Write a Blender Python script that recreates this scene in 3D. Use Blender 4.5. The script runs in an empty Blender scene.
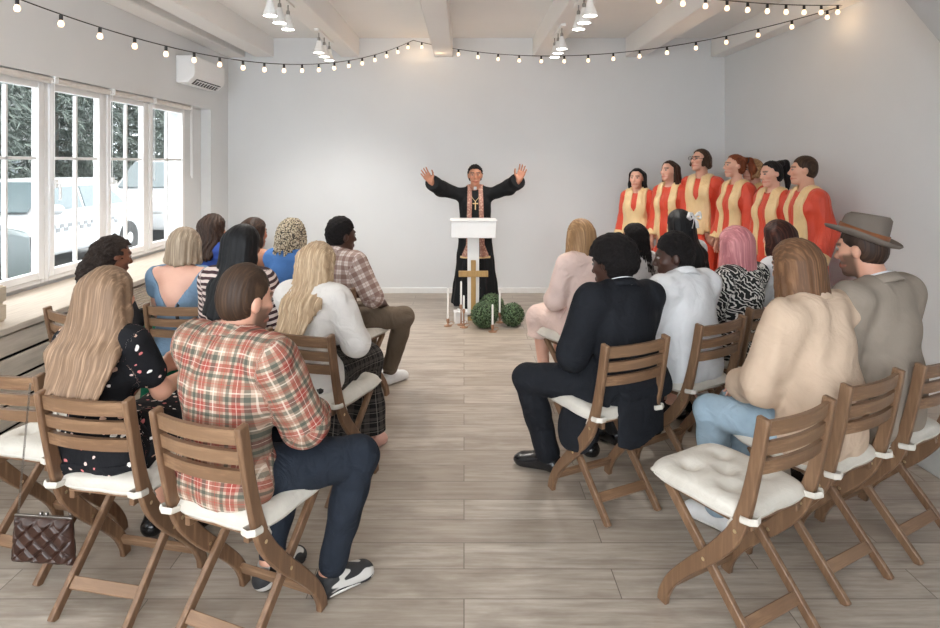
import bpy, bmesh, math, random
import numpy as np
from mathutils import Vector, Matrix
import openvdb
random.seed(7)
SC = bpy.context.scene
COL = SC.collection
R = math.radians
PI = math.pi

# ------------------------------------------------------------------ materials
class NT:
    def __init__(s, name):
        s.m = bpy.data.materials.new(name); s.m.use_nodes = True
        s.t = s.m.node_tree; s.n = s.t.nodes; s.l = s.t.links
        s.b = s.n['Principled BSDF']
    def add(s, typ, **kw):
        n = s.n.new(typ)
        for k, v in kw.items():
            if k.startswith('i_'):
                key = k[2:]
                key = int(key) if key.isdigit() else key.replace('_', ' ')
                n.inputs[key].default_value = v
            else: setattr(n, k, v)
        return n
    def link(s, a, b): s.l.new(a, b)
    def obj(s, scale=(1,1,1), rot=(0,0,0), loc=(0,0,0), src='Object'):
        tc = s.add('ShaderNodeTexCoord'); mp = s.add('ShaderNodeMapping')
        mp.inputs['Scale'].default_value = scale; mp.inputs['Rotation'].default_value = rot; mp.inputs['Location'].default_value = loc
        s.link(tc.outputs[src], mp.inputs['Vector']); return mp.outputs['Vector']
    def noise(s, vec, scale=5, detail=4, rough=.55):
        n = s.add('ShaderNodeTexNoise'); n.inputs['Scale'].default_value = scale; n.inputs['Detail'].default_value = detail
        n.inputs['Roughness'].default_value = rough; s.link(vec, n.inputs['Vector']); return n.outputs['Fac']
    def ramp(s, fac, stops, interp='LINEAR'):
        r = s.add('ShaderNodeValToRGB'); r.color_ramp.interpolation = interp
        e = r.color_ramp.elements
        while len(e) > 1: e.remove(e[0])
        e[0].position = stops[0][0]; e[0].color = (*stops[0][1], 1)
        for p, c in stops[1:]:
            x = e.new(p); x.color = (*c, 1)
        s.link(fac, r.inputs['Fac']); return r.outputs['Color']
    def mix(s, fac, a, b, mode='MIX'):
        n = s.add('ShaderNodeMix', data_type='RGBA', blend_type=mode)
        for sock, v in ((n.inputs[0], fac), (n.inputs[6], a), (n.inputs[7], b)):
            if hasattr(v, 'is_output'): s.link(v, sock)
            elif isinstance(v, (int, float)): sock.default_value = v
            else: sock.default_value = (*v, 1)
        return n.outputs[2]
    def math(s, op, a, b=0.0, c=0.0):
        n = s.add('ShaderNodeMath', operation=op)
        for i, v in enumerate((a, b, c)):
            if hasattr(v, 'is_output'): s.link(v, n.inputs[i])
            else: n.inputs[i].default_value = v
        return n.outputs[0]
    def bump(s, h, strength=.3, dist=.01):
        b = s.add('ShaderNodeBump'); b.inputs['Strength'].default_value = strength; b.inputs['Distance'].default_value = dist
        s.link(h, b.inputs['Height']); s.link(b.outputs['Normal'], s.b.inputs['Normal'])
    def col(s, c):
        if hasattr(c, 'is_output'): s.link(c, s.b.inputs['Base Color'])
        else: s.b.inputs['Base Color'].default_value = (*c, 1)
    def rough(s, v): s.b.inputs['Roughness'].default_value = v
def srgb(r, g, b):
    f = lambda c: (c/255/12.92) if c/255 <= .04045 else ((c/255+.055)/1.055)**2.4
    return (f(r), f(g), f(b))
def shade(c, k): return tuple(min(1, x*k) for x in c)

MATS = {}
def plain(name, c, rough=.6, metal=0, var=.06, scale=12, bump=0, bscale=60, spec=.5):
    if name in MATS: return MATS[name]
    t = NT(name); v = t.obj()
    f = t.noise(v, scale, 3)
    t.col(t.ramp(f, [(.25, shade(c, 1-var*2)), (.75, shade(c, 1+var))]))
    t.rough(rough); t.b.inputs['Metallic'].default_value = metal; t.b.inputs['Specular IOR Level'].default_value = spec
    if bump: t.bump(t.noise(v, bscale, 4), bump, .004)
    MATS[name] = t.m; return t.m
def cloth(name, c, rough=.85, weave=700, fold=.35, var=.05, foldscale=9, spec=.2):
    """woven cloth: fine weave and soft creases in the normal"""
    if name in MATS: return MATS[name]
    t = NT(name); v = t.obj()
    f = t.noise(v, 6, 3); t.col(t.ramp(f, [(.3, shade(c, 1-var*2)), (.7, shade(c, 1+var))]))
    t.rough(rough); t.b.inputs['Specular IOR Level'].default_value = spec
    cloth_bump(t, v, fold, foldscale)
    MATS[name] = t.m; return t.m
def cloth_bump(t, v, fold=.35, foldscale=9):
    w = t.add('ShaderNodeTexNoise', noise_dimensions='3D'); w.inputs['Scale'].default_value = foldscale
    w.inputs['Detail'].default_value = 3; w.inputs['Distortion'].default_value = 1.6; w.inputs['Roughness'].default_value = .45
    t.link(v, w.inputs['Vector'])
    fine = t.noise(v, 350, 1)
    h = t.math('ADD', w.outputs['Fac'], t.math('MULTIPLY', fine, .03))
    t.bump(h, fold, .05)
def wood(name, c1, c2, rough=.45, axis=2, scale=1.0, knots=False):
    if name in MATS: return MATS[name]
    t = NT(name)
    sc = [14*scale]*3; sc[axis] = 1.2*scale
    v = t.obj(tuple(sc))
    f = t.noise(v, 3.5, 6, .6)
    oi = t.add('ShaderNodeObjectInfo')
    c = t.ramp(f, [(.25, shade(c1, .75)), (.5, c1), (.75, c2)])
    c = t.mix(t.math('MULTIPLY', oi.outputs['Random'], .45), c, shade(c2, .72), 'MIX')
    t.col(c); t.rough(rough); t.bump(f, .15, .002)
    MATS[name] = t.m; return t.m
def emit(name, c, strength):
    if name in MATS: return MATS[name]
    t = NT(name); t.col(c); t.b.inputs['Emission Color'].default_value = (*c, 1); t.b.inputs['Emission Strength'].default_value = strength
    MATS[name] = t.m; return t.m

# ------------------------------------------------------------------ mesh building
class MB:
    def __init__(s): s.v = []; s.f = []
    def _add(s, vs, fs):
        o = len(s.v); s.v += [tuple(x) for x in vs]; s.f += [[i+o for i in f] for f in fs]; return s
    def box(s, c, d, rot=None, taper=None):
        hx, hy, hz = d[0]/2, d[1]/2, d[2]/2
        vs = [Vector((x*hx, y*hy, z*hz)) for z in (-1, 1) for y in (-1, 1) for x in (-1, 1)]
        if rot is not None: vs = [rot @ v for v in vs]
        vs = [v+Vector(c) for v in vs]
        return s._add(vs, [(0,2,3,1),(4,5,7,6),(0,1,5,4),(2,6,7,3),(1,3,7,5),(0,4,6,2)])
    def tube(s, pts, r, n=10, caps=True, flat=1.0, up=None):
        """tube along points; r number or list"""
        pts = [Vector(p) for p in pts]; m = len(pts)
        rs = r if isinstance(r, (list, tuple)) else [r]*m
        rings = []; prev = None
        for i, p in enumerate(pts):
            d = (pts[min(i+1, m-1)]-pts[max(i-1, 0)])
            d = d.normalized() if d.length > 1e-9 else Vector((0,0,1))
            if prev is None:
                u = Vector(up) if up else (Vector((0,0,1)) if abs(d.z) < .9 else Vector((1,0,0)))
            else: u = prev
            u = (u-d*u.dot(d))
            u = u.normalized() if u.length > 1e-6 else d.orthogonal().normalized()
            prev = u; w = d.cross(u)
            rings.append([p+u*(math.cos(2*PI*k/n)*rs[i])+w*(math.sin(2*PI*k/n)*rs[i]*flat) for k in range(n)])
        vs = [v for ring in rings for v in ring]; fs = []
        for i in range(m-1):
            for k in range(n):
                a, b = i*n+k, i*n+(k+1) % n
                fs.append((a, b, b+n, a+n))
        if caps: fs += [tuple(range(n))[::-1], tuple(range((m-1)*n, m*n))]
        return s._add(vs, fs)
    def lathe(s, prof, c=(0,0,0), n=24, axis='z', closed=False):
        vs = []; fs = []
        for r, z in prof:
            for k in range(n):
                a = 2*PI*k/n; x, y = r*math.cos(a), r*math.sin(a)
                p = {'z': (x, y, z), 'x': (z, x, y), 'y': (y, z, x)}[axis]
                vs.append((p[0]+c[0], p[1]+c[1], p[2]+c[2]))
        for i in range(len(prof)-1):
            for k in range(n):
                a, b = i*n+k, i*n+(k+1) % n
                fs.append((a, b, b+n, a+n))
        if not closed:
            fs += [tuple(range(n))[::-1], tuple(range((len(prof)-1)*n, len(prof)*n))]
        return s._add(vs, fs)
    def prism(s, poly, a, b, axis='x'):
        """2D polygon extruded from a to b along an axis"""
        n = len(poly)
        def P(u, v, t): return {'x': (t, u, v), 'y': (u, t, v), 'z': (u, v, t)}[axis]
        vs = [P(u, v, a) for u, v in poly]+[P(u, v, b) for u, v in poly]
        fs = [tuple(range(n)), tuple(range(n, 2*n))[::-1]]+[(i, i+n, (i+1) % n+n, (i+1) % n) for i in range(n)]
        return s._add(vs, fs)
    def strip(s, path, width, x, thick):
        """a flat curved rail: path of (y,z) in a plane x = const, given width in-plane and thickness along x"""
        L = []; Rr = []
        for i, p in enumerate(path):
            a = path[max(i-1, 0)]; b = path[min(i+1, len(path)-1)]
            d = Vector((b[0]-a[0], b[1]-a[1])).normalized(); n = Vector((-d.y, d.x))
            w = width[i] if isinstance(width, list) else width
            L.append((p[0]+n.x*w/2, p[1]+n.y*w/2)); Rr.append((p[0]-n.x*w/2, p[1]-n.y*w/2))
        m = len(path); vs = []
        for t in (x-thick/2, x+thick/2):
            vs += [(t, *q) for q in L]+[(t, *q) for q in Rr]
        fs = []
        for i in range(m-1):
            fs += [(i, i+1, m+i+1, m+i), (2*m+i, 3*m+i, 3*m+i+1, 2*m+i+1), (i, 2*m+i, 2*m+i+1, i+1), (m+i, m+i+1, 3*m+i+1, 3*m+i)]
        fs += [(0, m, 3*m, 2*m), (m-1, 3*m-1, 4*m-1, 2*m-1)]
        return s._add(vs, fs)
    def sphere(s, c, r, n=16, m=10):
        r = r if isinstance(r, (list, tuple)) else (r, r, r)
        vs = [(c[0], c[1], c[2]+r[2])]; fs = []
        for i in range(1, m):
            t = PI*i/m
            for k in range(n):
                a = 2*PI*k/n
                vs.append((c[0]+r[0]*math.sin(t)*math.cos(a), c[1]+r[1]*math.sin(t)*math.sin(a), c[2]+r[2]*math.cos(t)))
        vs.append((c[0], c[1], c[2]-r[2]))
        for k in range(n): fs.append((0, 1+k, 1+(k+1) % n))
        for i in range(m-2):
            for k in range(n):
                a, b = 1+i*n+k, 1+i*n+(k+1) % n
                fs.append((a, a+n, b+n, b))
        o = 1+(m-2)*n
        for k in range(n): fs.append((o+k, len(vs)-1, o+(k+1) % n))
        return s._add(vs, fs)
    def build(s, name, mat, parent=None, bevel=0, smooth=False, subsurf=0, seg=2, solid=0):
        me = bpy.data.meshes.new(name); me.from_pydata(s.v, [], s.f)
        bm = bmesh.new(); bm.from_mesh(me)
        bmesh.ops.recalc_face_normals(bm, faces=bm.faces); bm.to_mesh(me); bm.free()
        me.materials.append(mat)
        o = bpy.data.objects.new(name, me); COL.objects.link(o)
        if parent: o.parent = parent
        if smooth or bevel:
            me.polygons.foreach_set('use_smooth', [True]*len(me.polygons))
            me.set_sharp_from_angle(angle=R(40))
        if solid:
            m = o.modifiers.new('solid', 'SOLIDIFY'); m.thickness = solid; m.offset = 0
        if bevel:
            m = o.modifiers.new('bevel', 'BEVEL'); m.width = bevel; m.segments = seg; m.limit_method = 'ANGLE'; m.angle_limit = R(40)
            m.harden_normals = False
        if subsurf:
            m = o.modifiers.new('sub', 'SUBSURF'); m.levels = subsurf; m.render_levels = subsurf
        return o
def empty(name, loc=(0,0,0), rz=0, label=None, cat=None, group=None):
    o = bpy.data.objects.new(name, None); COL.objects.link(o); o.location = loc; o.rotation_euler = (0,0,rz)
    o.empty_display_size = .1
    if label: tag(o, label, cat, group)
    return o
def tag(o, label, cat, group=None):
    o['label'] = label; o['category'] = cat
    if group: o['group'] = group
    return o
def struct(o): o['kind'] = 'structure'; return o
def copy_tree(o, parent=None):
    c = o.copy(); COL.objects.link(c)
    if parent: c.parent = parent
    for ch in list(o.children): copy_tree(ch, c)
    return c
def spline(pts, n):
    """Catmull-Rom through 2D or 3D points"""
    P = [Vector(p) for p in pts]; P = [P[0]*2-P[1]]+P+[P[-1]*2-P[-2]]
    out = []
    for i in range(1, len(P)-2):
        for k in range(n):
            t = k/n
            out.append(.5*((2*P[i])+(P[i+1]-P[i-1])*t+(2*P[i-1]-5*P[i]+4*P[i+1]-P[i+2])*t*t+(3*P[i]-P[i-1]-3*P[i+1]+P[i+2])*t**3))
    out.append(P[-2]); return [tuple(p) for p in out]
EXPOSURE=1.2; SKY=4.6; SPOT_W=15; BULB_W=.12; REAR_X=.9; GLASS=.74
# ------------------------------------------------------------------ camera, world, exposure
CAM_Z = 1.67
cam = bpy.data.cameras.new('camera'); camo = bpy.data.objects.new('camera', cam); COL.objects.link(camo)
camo.location = (0, 0, CAM_Z); camo.rotation_euler = (R(90), 0, 0)
cam.sensor_width = 36; cam.lens = 640/940*36; cam.shift_x = 6/940; cam.shift_y = -151/940; cam.clip_start = .05
SC.camera = camo
SC.view_settings.view_transform = 'Standard'; SC.view_settings.look = 'None'
SC.view_settings.exposure = EXPOSURE; SC.view_settings.gamma = 1; SC.view_settings.use_curve_mapping = False
w = bpy.data.worlds.new('overcast_sky'); SC.world = w; w.use_nodes = True
bg = w.node_tree.nodes['Background']
wt = w.node_tree
tc = wt.nodes.new('ShaderNodeTexCoord'); sx = wt.nodes.new('ShaderNodeSeparateXYZ'); cr = wt.nodes.new('ShaderNodeValToRGB')
wt.links.new(tc.outputs['Generated'], sx.inputs[0]); wt.links.new(sx.outputs['Z'], cr.inputs['Fac'])
cr.color_ramp.elements[0].position = 0; cr.color_ramp.elements[0].color = (.80, .87, .93, 1)
cr.color_ramp.elements[1].position = .7; cr.color_ramp.elements[1].color = (1, 1, 1, 1)
wt.links.new(cr.outputs['Color'], bg.inputs['Color']); bg.inputs['Strength'].default_value = SKY

# ------------------------------------------------------------------ room shell
XL, XR, YB, YF = -3.03, 3.35, 8.22, -1.6
ZC, ZB = 3.275, 3.03
def wall_mat(name, c):
    t = NT(name); v = t.obj()
    f = t.noise(v, .8, 5); t.col(t.ramp(f, [(.3, shade(c, .965)), (.7, shade(c, 1.02))])); t.rough(.75)
    t.b.inputs['Specular IOR Level'].default_value = .25
    t.bump(t.noise(v, 160, 3), .05, .002); return t.m
M_wall = wall_mat('painted_plaster', (.75, .765, .775))
M_ceil = wall_mat('ceiling_paint', (.88, .87, .855))
M_white = plain('white_paint', (.84, .84, .83), .4, var=.02)
M_upvc = plain('white_window_plastic', (.88, .88, .88), .3, var=.01)

def floor_mat():
    t = NT('grey_brown_planks')
    v = t.obj((1, 1, 1), loc=(0, -2.452, 0))
    b = t.add('ShaderNodeTexBrick', offset=.5, offset_frequency=2, squash=1)
    b.inputs['Scale'].default_value = 1; b.inputs['Brick Width'].default_value = 1.21; b.inputs['Row Height'].default_value = .181
    b.inputs['Mortar Size'].default_value = .0022; b.inputs['Mortar Smooth'].default_value = .2; b.inputs['Bias'].default_value = 0
    b.inputs['Color1'].default_value = (0, 0, 0, 1); b.inputs['Color2'].default_value = (1, 1, 1, 1); b.inputs['Mortar'].default_value = (.5, .5, .5, 1)
    t.link(v, b.inputs['Vector'])
    # every plank slides its own grain
    off = t.add('ShaderNodeVectorMath', operation='SCALE'); t.link(b.outputs['Color'], off.inputs[0]); off.inputs['Scale'].default_value = 37
    va = t.add('ShaderNodeVectorMath', operation='ADD'); t.link(v, va.inputs[0]); t.link(off.outputs[0], va.inputs[1])
    mp = t.add('ShaderNodeMapping'); mp.inputs['Scale'].default_value = (1.3, 14, 1); t.link(va.outputs[0], mp.inputs['Vector'])
    g = t.noise(mp.outputs['Vector'], 2.4, 9, .66)
    mp2 = t.add('ShaderNodeMapping'); mp2.inputs['Scale'].default_value = (1.6, 4.2, 1); t.link(va.outputs[0], mp2.inputs['Vector'])
    blot = t.noise(mp2.outputs['Vector'], 1.7, 4, .6)
    c = t.ramp(g, [(.24, srgb(138, 124, 110)), (.42, srgb(166, 154, 141)), (.56, srgb(182, 171, 158)), (.75, srgb(200, 191, 179))])
    c = t.mix(t.ramp(blot, [(.34, (.5,)*3), (.52, (0,)*3)]), c, srgb(128, 114, 101))
    c = t.mix(t.math('MULTIPLY', b.outputs['Color'], .55), c, srgb(142, 128, 114))
    kn = t.add('ShaderNodeTexVoronoi', feature='F1'); kn.inputs['Scale'].default_value = 2.3
    mp3 = t.add('ShaderNodeMapping'); mp3.inputs['Scale'].default_value = (1, 2.6, 1); t.link(va.outputs[0], mp3.inputs['Vector']); t.link(mp3.outputs['Vector'], kn.inputs['Vector'])
    c = t.mix(t.ramp(kn.outputs['Distance'], [(.0, (.45,)*3), (.10, (0,)*3)]), c, srgb(104, 90, 80))
    c = t.mix(t.math('MULTIPLY', b.outputs['Fac'], .75), c, srgb(84, 72, 62))
    t.col(c); t.rough(.36); t.b.inputs['Specular IOR Level'].default_value = .45
    h = t.math('SUBTRACT', t.math('MULTIPLY', g, .25), b.outputs['Fac'])
    t.bump(h, .22, .003); return t.m
M_floor = floor_mat()
o = MB().box(((XL+XR)/2-.1, (YF+YB)/2, -.05), (XR-XL+.7, YB-YF+.4, .1)).build('floor', M_floor); struct(o)
o = MB().box(((XL+XR)/2-.1, (YF+YB)/2, ZC+.06), (XR-XL+.7, YB-YF+.4, .12)).build('ceiling', M_ceil); struct(o)
o = MB().box(((XL+XR)/2, YB+.1, ZC/2), (XR-XL+.4, .2, ZC)).build('wall_back', M_wall); struct(o)
o = MB().box((XR+.1, (YF+YB)/2, ZC/2), (.2, YB-YF, ZC)).build('wall_right', M_wall); struct(o)
# left wall with a long window recess: wall above, pier at the far end, parapet below
WY0, WY1, WZ0, WZ1, XW = .74, 7.15, .78, 2.31, -3.15
m = MB()
m.box((XL-.15, (YF+YB)/2, (WZ1+ZC)/2), (.3, YB-YF, ZC-WZ1))
m.box((XL-.15, (7.66+YB)/2, WZ1/2), (.3, YB-7.66, WZ1))
m.box((XW-.09, (WY1+7.66)/2, WZ1/2), (.18, 7.66-WY1, WZ1))
m.box((XW-.09, (YF+WY1)/2, WZ0/2), (.18, WY1-YF, WZ0))
m.box((XL-.15, (YF+WY0)/2, (WZ0+WZ1)/2), (.3, WY0-YF, WZ1-WZ0))
struct(m.build('wall_left', M_wall))
# rear wall behind the camera: unseen wide openings, shaped for how much daylight they let in
m = MB()
for xa, xb in ((XL, XL+.2), (-.8, -.65), (REAR_X, XR)): m.box(((xa+xb)/2, YF-.1, ZC/2), (xb-xa, .2, ZC))
m.box(((XL+XR)/2, YF-.1, ZC-.15), (XR-XL, .2, .3))
m.box(((XL+XR)/2, YF-.1, .2), (XR-XL, .2, .4))
struct(m.build('wall_rear', M_wall))
# beams
for k in range(6):
    xc = (-2.56, -1.46, -.26, 1.0, 2.19, 3.26)[k]; bw = .235 if k < 5 else .18
    struct(MB().box((xc, (YF+YB)/2, (ZB+ZC)/2+.02), (bw, YB-YF, ZC-ZB+.04)).build('ceiling_beam', M_ceil, bevel=.012))
struct(MB().box((XL+.11, (YF+YB)/2, 3.15), (.22, YB-YF, .25)).build('ceiling_beam', M_ceil, bevel=.012))
# sloping soffit high on the right wall, its shade put into the grey colour
struct(MB().prism([(4.92, ZC), (4.50, 2.816), (3.2, 1.40), (2.6, 1.40), (2.6, ZC)], XR-.25, XR+.02).build('trim_1', wall_mat('soffit_shade_grey', (.52, .53, .54))))
struct(MB().box(((XL+XR)/2, YB-.008, .035), (XR-XL, .016, .07)).build('baseboard_back', M_white, bevel=.004))
struct(MB().box((XR-.008, (YF+YB)/2, .035), (.016, YB-YF, .07)).build('baseboard_right', M_white, bevel=.004))

# windows -------------------------------------------------------------------
def glass_mat():
    t = NT('window_glass'); n = t.n; l = t.l
    tr = n.new('ShaderNodeBsdfTransparent'); gl = n.new('ShaderNodeBsdfGlossy'); gl.inputs['Roughness'].default_value = .02
    mx = n.new('ShaderNodeMixShader'); fr = n.new('ShaderNodeFresnel'); fr.inputs['IOR'].default_value = 1.25
    tr.inputs['Color'].default_value = (GLASS, GLASS*1.01, GLASS*1.005, 1)
    ge = n.new('ShaderNodeNewGeometry'); su = n.new('ShaderNodeMath'); su.operation = 'SUBTRACT'; su.inputs[0].default_value = 1; l.new(ge.outputs['Backfacing'], su.inputs[1])
    mu = n.new('ShaderNodeMath'); mu.operation = 'MULTIPLY'; l.new(fr.outputs[0], mu.inputs[0]); l.new(su.outputs[0], mu.inputs[1]); l.new(mu.outputs[0], mx.inputs[0]); l.new(tr.outputs[0], mx.inputs[1]); l.new(gl.outputs[0], mx.inputs[2])
    l.new(mx.outputs[0], n['Material Output'].inputs['Surface']); return t.m
M_glass = glass_mat()
M_rubber = plain('dark_seal', (.08, .08, .08), .7)
edges = [7.15, 6.29, 5.54, 4.76, 3.96, 3.16, 2.36, 1.56, .76]
for i in range(8):
    y1, y0 = edges[i], edges[i+1]; yc = (y0+y1)/2
    root = empty('window_%d' % (i+1), (XW, yc, WZ0)); struct(root)
    W, H = y1-y0, WZ1-WZ0; fw = .042
    m = MB()
    for s in (-1, 1): m.box((0, s*(W/2-fw/2), H/2), (.064, fw, H))
    m.box((0, 0, fw/2), (.06, W-2*fw, fw)); m.box((0, 0, H-fw/2), (.06, W-2*fw, fw))
    m.build('window_frame', M_upvc, root, bevel=.006)
    sw, sh = W-2*fw+.01, H-2*fw+.01; st = .055; m = MB()
    for s in (-1, 1): m.box((.02, s*(sw/2-st/2), H/2), (.056, st, sh))
    m.box((.02, 0, fw-.005+st/2), (.052, sw-2*st, st)); m.box((.02, 0, H-fw+.005-st/2), (.052, sw-2*st, st))
    m.build('window_sash', M_upvc, root, bevel=.006)
    m = MB(); m.box((.02, 0, H/2), (.03, .022, H-.2)); zz = fw+st+(H-2*fw-2*st)*.62
    m.box((.02, 0, zz), (.03, W-.2, .022)); m.box((.02, 0, fw+st+(H-2*fw-2*st)*.22), (.024, W-.2, .014)) if i > 4 else None
    m.build('glazing_bar', M_upvc, root, bevel=.003)
    MB().box((.015, 0, H/2), (.006, W-.2, H-.2)).build('glass_pane', M_glass, root)
    if i % 2 == 1 or i == 2:
        m = MB(); m.box((.075, -sw/2+st/2, H*.48), (.02, .026, .06)); m.tube([(.085, -sw/2+st/2, H*.48), (.105, -sw/2+st/2, H*.48), (.108, -sw/2+st/2, H*.40)], .009)
        m.build('window_handle', M_upvc, root, bevel=.002)
M_blind = plain('cream_blind', (.74, .70, .66), .7)
for i in range(8):
    y1, y0 = edges[i], edges[i+1]
    words = ('above the window nearest the back wall', 'above the second window from the back wall', 'above the third window from the back wall', 'above the fourth window from the back wall', 'above the fifth window from the back wall')
    if i > 4: continue
    root = empty('roller_blind', (XL-.025, (y0+y1)/2, WZ1-.03), 0, 'rolled up cream roller blind '+words[i], 'blind', 'rolled up blinds over the windows')
    m = MB(); m.tube([(0, -(y1-y0)/2+.03, 0), (0, (y1-y0)/2-.03, 0)], .024, 14); m.build('blind_tube', M_blind, root, smooth=True)
    m = MB(); m.box((0, -(y1-y0)/2+.015, .005), (.06, .016, .05)); m.build('bracket', M_upvc, root, bevel=.003)
    m = MB(); m.box((0, (y1-y0)/2-.015, .005), (.06, .016, .05)); m.build('bracket', M_upvc, root, bevel=.003)
    m = MB(); m.tube([(.03, (y1-y0)/2-.03, 0), (.03, (y1-y0)/2-.03, -.75), (.036, (y1-y0)/2-.045, -.78), (.03, (y1-y0)/2-.06, -.75), (.03, (y1-y0)/2-.06, 0)], .002, 6); m.build('pull_chain', M_upvc, root)

# slatted wooden radiator cover under the windows --------------------------------
M_pine = wood('pale_limed_pine', srgb(206, 192, 176), srgb(224, 212, 198), .55, axis=1)
M_gap = plain('gap_shade', (.02, .018, .016), .9)
rc = empty('radiator_cover', (-2.84, 3.6, 0), 0, 'long pale wooden radiator cover with slatted front under the windows', 'radiator cover')
MB().box((0, 0, .735), (.60, 9.0, .04)).build('cover_top', M_pine, rc, bevel=.006)
m = MB()
z = .705
while z > .05:
    for ya, yb in ((-4.5, 1.30), (2.02, 4.5)):
        m.box((.272, (ya+yb)/2, z-.058), (.022, yb-ya, .116))
    z -= .136
m.build('slatted_front', M_pine, rc, bevel=.004)
m = MB()
for s in range(34): m.box((.272, 1.66, .06+s*.0192), (.018, .64, .014), Matrix.Rotation(R(25), 3, 'Y'))
m.build('louvre_panel', M_pine, rc)
m = MB()
for yy in (-4.4, -3.1, -1.8, -.5, .8, 1.32, 2.0, 3.2, 4.42): m.box((.252, yy, .36), (.03, .05, .70))
m.build('post_frame', M_pine, rc)
MB().box((-.03, 0, .36), (.5, 8.98, .70)).build('gap_shade_fill', M_gap, rc)  # near-black fill stands in for the shade between the slats
# crate standing on the cover
cr = empty('wooden_crate', (-2.80, 3.50, .755), R(4), 'small pale wooden crate standing on the window ledge', 'crate')
M_crate = wood('crate_pine', srgb(214, 196, 172), srgb(228, 212, 190), .6, axis=1)
m = MB(); m.box((0, 0, .008), (.30, .40, .016)); m.build('crate_bottom', M_crate, cr)
for s in (-1, 1):
    m = MB()
    for q in range(2): m.box((s*.155, 0, .055+q*.105), (.012, .40, .085))
    m.build('side_slats', M_crate, cr, bevel=.002)
    m = MB()
    for q in range(2): m.box((0, s*.193, .055+q*.105), (.30, .012, .085))
    m.build('end_slats', M_crate, cr, bevel=.002)
for sx in (-1, 1):
    for sy in (-1, 1):
        MB().box((sx*.138, sy*.176, .105), (.022, .022, .21)).build('corner_post', M_crate, cr)

# air conditioner ---------------------------------------------------------------
ac = empty('air_conditioner', (XL, 7.15, 2.52), 0, 'white split air conditioner high on the left wall', 'air conditioner')
prof = [(0, .0), (.12, .0), (.19, .06), (.20, .10), (.20, .27), (.185, .285), (0, .285)]
m = MB(); m.prism([(x, z) for x, z in prof], -.42, .42, 'y'); m.build('housing', M_upvc, ac, bevel=.008)
M_dark = plain('dark_grille', (.05, .05, .055), .6)
m = MB(); m.box((.148, .02, .022), (.075, .66, .012), Matrix.Rotation(R(-40), 3, 'Y')); m.build('air_outlet', M_dark, ac)
m = MB()
for q in range(9): m.box((.152, -.28+q*.075, .018), (.06, .006, .012), Matrix.Rotation(R(-40), 3, 'Y'))
m.box((.165, .02, .03), (.012, .64, .006)); m.build('outlet_fins', M_upvc, ac)

# ceiling spot bars ---------------------------------------------------------------
M_lampw = plain('white_enamel', (.85, .85, .84), .3, var=.01)
M_metal = plain('brushed_metal', (.35, .34, .32), .35, metal=.9)
M_lens = emit('lamp_glow', (1, .96, .88), 9)
def spot_bar(x, ys, label, zrim=2.80):
    root = empty('ceiling_spot_bar', (x, sum(ys)/3, ZB), 0, label, 'ceiling light', 'three-lamp spot bars under the beams')
    yc = sum(ys)/3
    MB().box((0, 0, -.012), (.05, ys[2]-ys[0]+.24, .024)).build('mounting_bar', M_lampw, root, bevel=.004)
    for y in ys:
        dy = y-yc; top = zrim-ZB+.12
        m = MB(); m.tube([(0, dy, -.02), (0, dy, top+.02)], .006, 8); m.sphere((0, dy, top+.03), .015, 10, 6); m.lathe([(.013, top-.0), (.016, top+.02), (.012, top+.04)], (0, dy, 0), 12)
        st = m.build('lamp_stem', M_metal, root, smooth=True)
        m = MB(); m.lathe([(.016, .125), (.024, .115), (.03, .08), (.052, .02), (.056, 0), (.052, 0), (.026, .08), (.012, .11)], (0, dy, top-.12), 20, closed=True)
        sh = m.build('lamp_shade', M_lampw, root, smooth=True)
        m = MB(); m.lathe([(.001, .0), (.049, .0), (.049, .012), (.001, .02)], (0, dy, top-.118), 20); m.build('bulb', M_lens, sh, smooth=True)
        L = bpy.data.lights.new('spot_glow', 'SPOT'); L.energy = SPOT_W; L.color = (1, .95, .89); L.spot_size = R(125); L.spot_blend = .8; L.shadow_soft_size = .05
        lo = bpy.data.objects.new('spot_glow', L); COL.objects.link(lo); lo.parent = root; lo.location = (0, dy, top-.16)
spot_bar(-1.49, (4.92, 5.17, 5.42), 'white three-lamp spot bar over the window side seats, nearer one')
spot_bar(-1.49, (6.57, 6.82, 7.07), 'white three-lamp spot bar over the window side seats, nearer the back wall')
spot_bar(.97, (4.92, 5.17, 5.42), 'white three-lamp spot bar on the beam right of the preacher, nearer one')
spot_bar(.97, (6.35, 6.6, 6.85), 'white three-lamp spot bar on the beam right of the preacher, nearer the back wall')

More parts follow.
